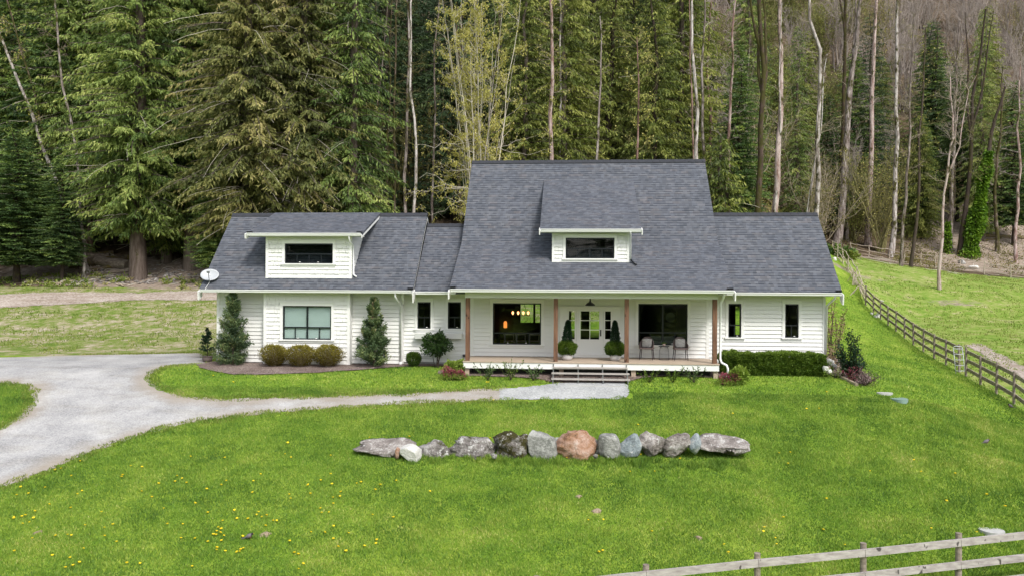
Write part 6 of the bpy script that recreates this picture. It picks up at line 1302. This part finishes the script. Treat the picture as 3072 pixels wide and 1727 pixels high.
for i, (px, Y, lb) in enumerate(((2560, 60.5, 'loose pale branches leaning on the pole fence, upper bunch'), (2578, 58.2, 'loose pale branches leaning on the pole fence, lower bunch'))):
    x, y = PX(px, Y); z = h1(x, y); segs = []
    for k in range(8): d = R.randn(2) * .5; q = np.array([(x + d[0], y + d[1], z), (x + d[0] * .2, y + d[1] * .4, z + .7), (x - d[0] * .7, y - d[1], z + R.uniform(1., 1.6))]); segs.append((q, [.03, .025, .01]))
    V, F = tubes_np(segs, 5); tag(mesh_np('branch_pile', V, F, M['rustic'], None), lb, 'branches')
# ================================================================ logs
def log(a, b, r0, r1, m, label, seed, Ya, Yb, group='logs of the pile at the edge of the wood', name='log'):
    R = np.random.RandomState(seed); ga = G(a[0], a[1] + r0 * 42 + 4); gb = G(b[0], b[1] + r1 * 42 + 4); A_ = np.array((ga[0], ga[1], ga[2] + r0 * .9)); B_ = np.array((gb[0], gb[1], gb[2] + r1 * .9)); t = empty(name, tuple(A_), label, 'log', group); p = bendy(A_, B_, 8, R, .03); n = 14
    V, F = tubes_np([(p, np.linspace(r0, r1, 8) * (1 + R.randn(8) * .03))], n); V = V + R.randn(*V.shape) * .012; mesh_np('bark', V, F, M[m], t, None, True)
    mb = MB(); mb.add(V[:n], [tuple(range(n))]); mb.add(V[-n:], [tuple(range(n - 1, -1, -1))]); mb.build('cut_end', M['logend'], t); return t
log((193, 777), (330, 765), .42, .32, 'log', 'thick sawn log whose round end faces out at the left of the pile', 401, 53.6, 57)
log((208, 786), (420, 762), .36, .28, 'logmoss', 'mossy log lying under the left end of the pile', 402, 53.2, 57.5)
log((248, 785), (300, 778), .28, .26, 'log', 'short round log with its cut end in the middle of the pile', 403, 52.8, 54.5)
log((292, 776), (386, 791), .38, .40, 'log', 'pale split log with a hollow, the largest of the pile', 404, 52.8, 52.6)
log((125, 778), (340, 752), .12, .16, 'logmoss', 'thin mossy log along the top of the pile', 405, 55, 57.5)
log((275, 806), (355, 793), .11, .14, 'logmoss', 'thin mossy log leaning at the bottom of the pile', 406, 52, 52.8)
log((330, 812), (398, 806), .13, .14, 'log', 'small log in front of the pile near the thick cedar trunk', 407, 51.6, 52.2)
log((160, 846), (236, 836), .06, .05, 'timber', 'pale thin pole lying on the rubble before the log pile', 408, 50.7, 51.2)
log((350, 848), (370, 856), .06, .05, 'timber', 'short pale stick of wood right of the rubble', 409, 50.4, 50.0)
log((560, 770), (640, 785), .22, .2, 'log', 'dark log on the shaded ground left of the garage roof', 410, 54, 53)
log((2925, 697), (3110, 707), .26, .2, 'logmoss', 'fallen mossy trunk lying over the bare dirt slope', 411, 88, 86, 'fallen trunks on the slope')
log((2950, 716), (3060, 700), .12, .1, 'logmoss', 'thin dark fallen branch below the mossy trunk', 412, 87, 87, 'fallen trunks on the slope')
a, b = G(2517, 1131), G(2571, 1158); tag(MB().bar((a[0], a[1], a[2] + .04), (b[0], b[1], b[2] + .04), .10, .10).build('edging_timber', M['timber']), 'pale timber edging the right corner bed', 'timber')
def pad_thing(px0, px1, py, dep, m, name, label, cat):
    a = G(px0, py); b = G(px1, py); z = max(a[2], b[2]) + .01; cx, cy = (a[0] + b[0]) / 2, (a[1] + b[1]) / 2; mb = MB(); n = 24; rx = (b[0] - a[0]) / 2
    mb.tube([(cx, cy, z - .1), (cx, cy, z + .035)], [1, 1], n); mb.v = [(cx + (v[0] - cx) * rx, cy + (v[1] - cy) * dep, v[2]) for v in mb.v]; tag(mb.build(name, M[m]), label, cat)
pad_thing(2672, 2718, 1199, .38, 'lid', 'septic_lid', 'round green utility lid set in the lawn on the right', 'lid')
pad_thing(2632, 2676, 1181, .14, 'slab', 'stone_slab', 'flat grey stone strip in the lawn above the green lid', 'slab')
pad_thing(2938, 3010, 1594, .30, 'slab', 'concrete_lid', 'grey concrete lid in the grass behind the front fence', 'lid')
a, b = G(1705, 1147), G(1860, 1147); z = h1((a[0] + b[0]) / 2, 27.45)
k = empty('step_edging', ((a[0] + b[0]) / 2, 27.45, z), 'row of pale edging stones at the foot of the porch steps', 'edging')
for i in range(4): x0 = a[0] + (b[0] - a[0]) * i / 4; MB().box(x0 + .005, x0 + (b[0] - a[0]) / 4 - .01, 27.42, 27.50, z - .1, z + .055).build('edging_stone', M['slab'], k)
# ---- dandelions
dn = MB(); cl = [(.0, .0, .018), ]; 
for k in range(8): a_ = k * .785; cl.append((.030 * math.cos(a_), .030 * math.sin(a_), .010))
for k in range(8): a_ = k * .785; cl.append((.022 * math.cos(a_), .022 * math.sin(a_), -.006))
dn.add(cl, [(0, k + 1, (k + 1) % 8 + 1) for k in range(8)] + [(k + 1, k + 9, (k + 1) % 8 + 9, (k + 1) % 8 + 1) for k in range(8)])
seedpx = [(650, 1600), (655, 1590), (640, 1608), (662, 1604), (648, 1612), (672, 1615), (210, 1681), (203, 1612), (214, 1613), (88, 1573), (68, 1576), (105, 1540), (76, 1553), (42, 1559), (212, 1529), (165, 1414), (182, 1413), (155, 1407), (135, 1468), (214, 1433), (246, 1478), (368, 1430), (365, 1437), (392, 1405), (426, 1408), (531, 1433), (546, 1441), (476, 1457),
    (770, 1549), (776, 1543), (785, 1559), (800, 1551), (797, 1584), (830, 1571), (820, 1568), (868, 1488), (872, 1502), (961, 1532), (965, 1546), (999, 1498), (1022, 1481), (1020, 1495), (1070, 1455), (1083, 1452), (1001, 1587), (711, 1561), (703, 1537), (650, 1656), (676, 1663), (710, 1661), (722, 1655), (730, 1652), (883, 1662), (895, 1667), (896, 1712), (1015, 1646), (1038, 1660), (1000, 1625), (757, 1483), (760, 1451), (1180, 1560), (1290, 1480),
    (1765, 1569), (1810, 1567), (1808, 1660), (1797, 1664), (2185, 1664), (2172, 1641), (2293, 1590), (2290, 1600), (2326, 1622), (2330, 1640), (2350, 1560), (2470, 1595), (2535, 1640), (1700, 1380), (1812, 1365), (1857, 1362), (1974, 1350), (1922, 1368), (1228, 1313), (1470, 1321), (3015, 1525), (2960, 1490), (2930, 1605), (2610, 1420), (2480, 1500), (1890, 1420), (2040, 1380)]
R = np.random.RandomState(55)
for i in range(95):
    if R.rand() < .7: seedpx.append((R.uniform(20, 1150), 1330 + 390 * R.rand() ** .8))
    else: seedpx.append((R.uniform(500, 2900), R.uniform(1215, 1640)))
seedpx += [(640, 1130), (700, 1150), (1690, 1190), (1700, 1150), (1384, 1133), (1460, 1150), (1466, 1151), (1576, 1138), (1480, 1205), (2480, 1180), (2540, 1172), (2420, 1230)]
proto = None; r_ok = lambda x, y: bool(lawn_ok(np.array([x]), np.array([y]))[0])
for px, py in seedpx:
    g = G(px, py)
    if not r_ok(g[0], g[1]): continue
    z = g[2] + R.uniform(.05, .075)
    if proto is None: proto = o = dn.build('dandelion', M['yellow'])
    else: o = proto.copy(); COL.objects.link(o)
    s = R.uniform(.8, 1.25); o.location = (g[0], g[1], z); o.scale = (s, s, s); o.rotation_euler = (R.randn() * .2, R.randn() * .2, 0); tag(o, 'small yellow dandelion head in the lawn', 'dandelion', 'dandelions dotted over the lawn')
# molehills / bare patches
for i, (px, py, w, lb) in enumerate(((798, 1601, .15, 'light bare soil patch beside the bird on the lawn'), (1790, 1533, .14, 'small soil mound in the middle of the front lawn'), (2095, 1614, .11, 'tan soil mound left of the front fence'), (1735, 1490, .10, 'tiny soil mound on the front lawn'), (115, 1598, .10, 'little soil mound at the lower left'))):
    g = G(px, py); mb = MB(); mb.lathe([(w, g[2] - .04), (w * .8, g[2] + .012), (w * .4, g[2] + .035), (.01, g[2] + .045)], g[0], g[1], 14); mb.v = [(v[0] + .03 * math.sin(v[1] * 40), v[1] + .03 * math.cos(v[0] * 37), v[2]) for v in mb.v]; tag(mb.build('soil_mound', M['soil']), lb, 'soil mound')
# ---- robins on the lawn
def robin(px, py, flip, label, first=None):
    g = G(px, py); x, y, z = g; t = empty('bird', g, label, 'bird', 'robins feeding on the lawn'); n = 12; F = []; V = []; f_ = -1 if flip else 1
    prof = [(-.10, .050, .006), (-.08, .060, .022), (-.05, .076, .038), (-.015, .090, .048), (.02, .104, .046), (.045, .118, .036), (.058, .130, .026)]
    def body(prof, nm, m):
        V = [(x + f_ * (u + (r * math.sin(6.283 * k / n)) * -.25), y + r * math.cos(6.283 * k / n), z + h_ + r * 1.05 * math.sin(6.283 * k / n)) for u, h_, r in prof for k in range(n)]
        F = [(i * n + k, i * n + (k + 1) % n, (i + 1) * n + (k + 1) % n, (i + 1) * n + k) for i in range(len(prof) - 1) for k in range(n)]
        MB().add(V, F + [tuple(range(n)), tuple(len(V) - n + k for k in range(n - 1, -1, -1))]).build(nm, M[m], t, True)
    body(prof, 'body', 'bird_grey'); body([(.050, .122, .024), (.062, .138, .027), (.078, .146, .025), (.090, .146, .016), (.098, .144, .005)], 'head', 'bird_head'); body([(.096, .146, .005), (.108, .144, .004), (.120, .142, .001)], 'beak', 'yellow')
    body([(-.01, .066, .02), (.015, .078, .036), (.04, .094, .034), (.052, .110, .022)], 'breast', 'bird_red')
    for s_ in (-.016, .016): MB().tube([(x + f_ * .01, y + s_, z + .055), (x + f_ * .012, y + s_, z + .025), (x + f_ * .006, y + s_, z), (x + f_ * .03, y + s_, z)], .003, 5).build('leg', M['leg'], t)
    pr = [(x - f_ * .19, z + .030), (x - f_ * .09, z + .066), (x - f_ * .08, z + .046), (x - f_ * .18, z + .016)]; MB().prism(pr if f_ > 0 else pr[::-1], y - .016, y + .016).build('tail', M['bird_grey'], t)
robin(748, 1618, False, 'grey backed robin standing in the grass at the lower left, beside the tan soil patch'); robin(3031, 1224, True, 'robin on the lawn close to the side fence at the right edge'); robin(2959, 1333, False, 'robin on the lawn right of the boulder row, farther out')
# ================================================================ camera, light, colour
cam = bpy.data.cameras.new('camera'); co_ = bpy.data.objects.new('camera', cam); COL.objects.link(co_)
cam.sensor_width = 36; cam.lens = FOC * 36 / 3072; cam.clip_start = .5; cam.clip_end = 900
from mathutils import Matrix
co_.matrix_world = Matrix.Translation((0, 0, CAMH)) @ Matrix.Rotation(PSI, 4, 'Z') @ Matrix.Rotation(math.radians(90), 4, 'X') @ Matrix.Rotation(RHO, 4, 'Z')
S.camera = co_
EL, AZ = math.radians(48), math.radians(148)          # sun high behind the camera, to the right
w = bpy.data.worlds.new('World'); S.world = w; w.use_nodes = True; nt = w.node_tree
for n_ in list(nt.nodes): nt.nodes.remove(n_)
sky = nt.nodes.new('ShaderNodeTexSky'); sky.sky_type = 'NISHITA'; sky.sun_disc = False; sky.sun_elevation = EL; sky.sun_rotation = AZ; sky.air_density = 1.; sky.dust_density = 3.; sky.altitude = 100
hs = nt.nodes.new('ShaderNodeHueSaturation'); hs.inputs['Saturation'].default_value = .42; hs.inputs['Value'].default_value = 1.
bg = nt.nodes.new('ShaderNodeBackground'); bg.inputs[1].default_value = .15; ou = nt.nodes.new('ShaderNodeOutputWorld')
nt.links.new(sky.outputs[0], hs.inputs['Color']); nt.links.new(hs.outputs[0], bg.inputs[0]); nt.links.new(bg.outputs[0], ou.inputs[0])
sl_ = bpy.data.lights.new('sun', 'SUN'); sl_.energy = 1.7; sl_.angle = math.radians(10); sl_.color = (1., .96, .90); so_ = bpy.data.objects.new('sun', sl_); COL.objects.link(so_)
# sky texture azimuth: 0 = +Y, growing clockwise seen from above
sd_ = np.array((math.sin(AZ) * math.cos(EL), math.cos(AZ) * math.cos(EL), math.sin(EL)))
from mathutils import Vector
so_.rotation_euler = Vector(tuple(-sd_)).to_track_quat('-Z', 'Y').to_euler(); so_.location = (0, 0, 60)
S.view_settings.view_transform = 'Standard'; S.view_settings.look = 'None'; S.view_settings.exposure = .62; S.view_settings.gamma = 1
S.cycles.max_bounces = 6; S.cycles.transparent_max_bounces = 12; S.cycles.diffuse_bounces = 3; S.cycles.use_denoising = True
S.cycles.caustics_reflective = False; S.cycles.caustics_refractive = False; S.render.film_transparent = False
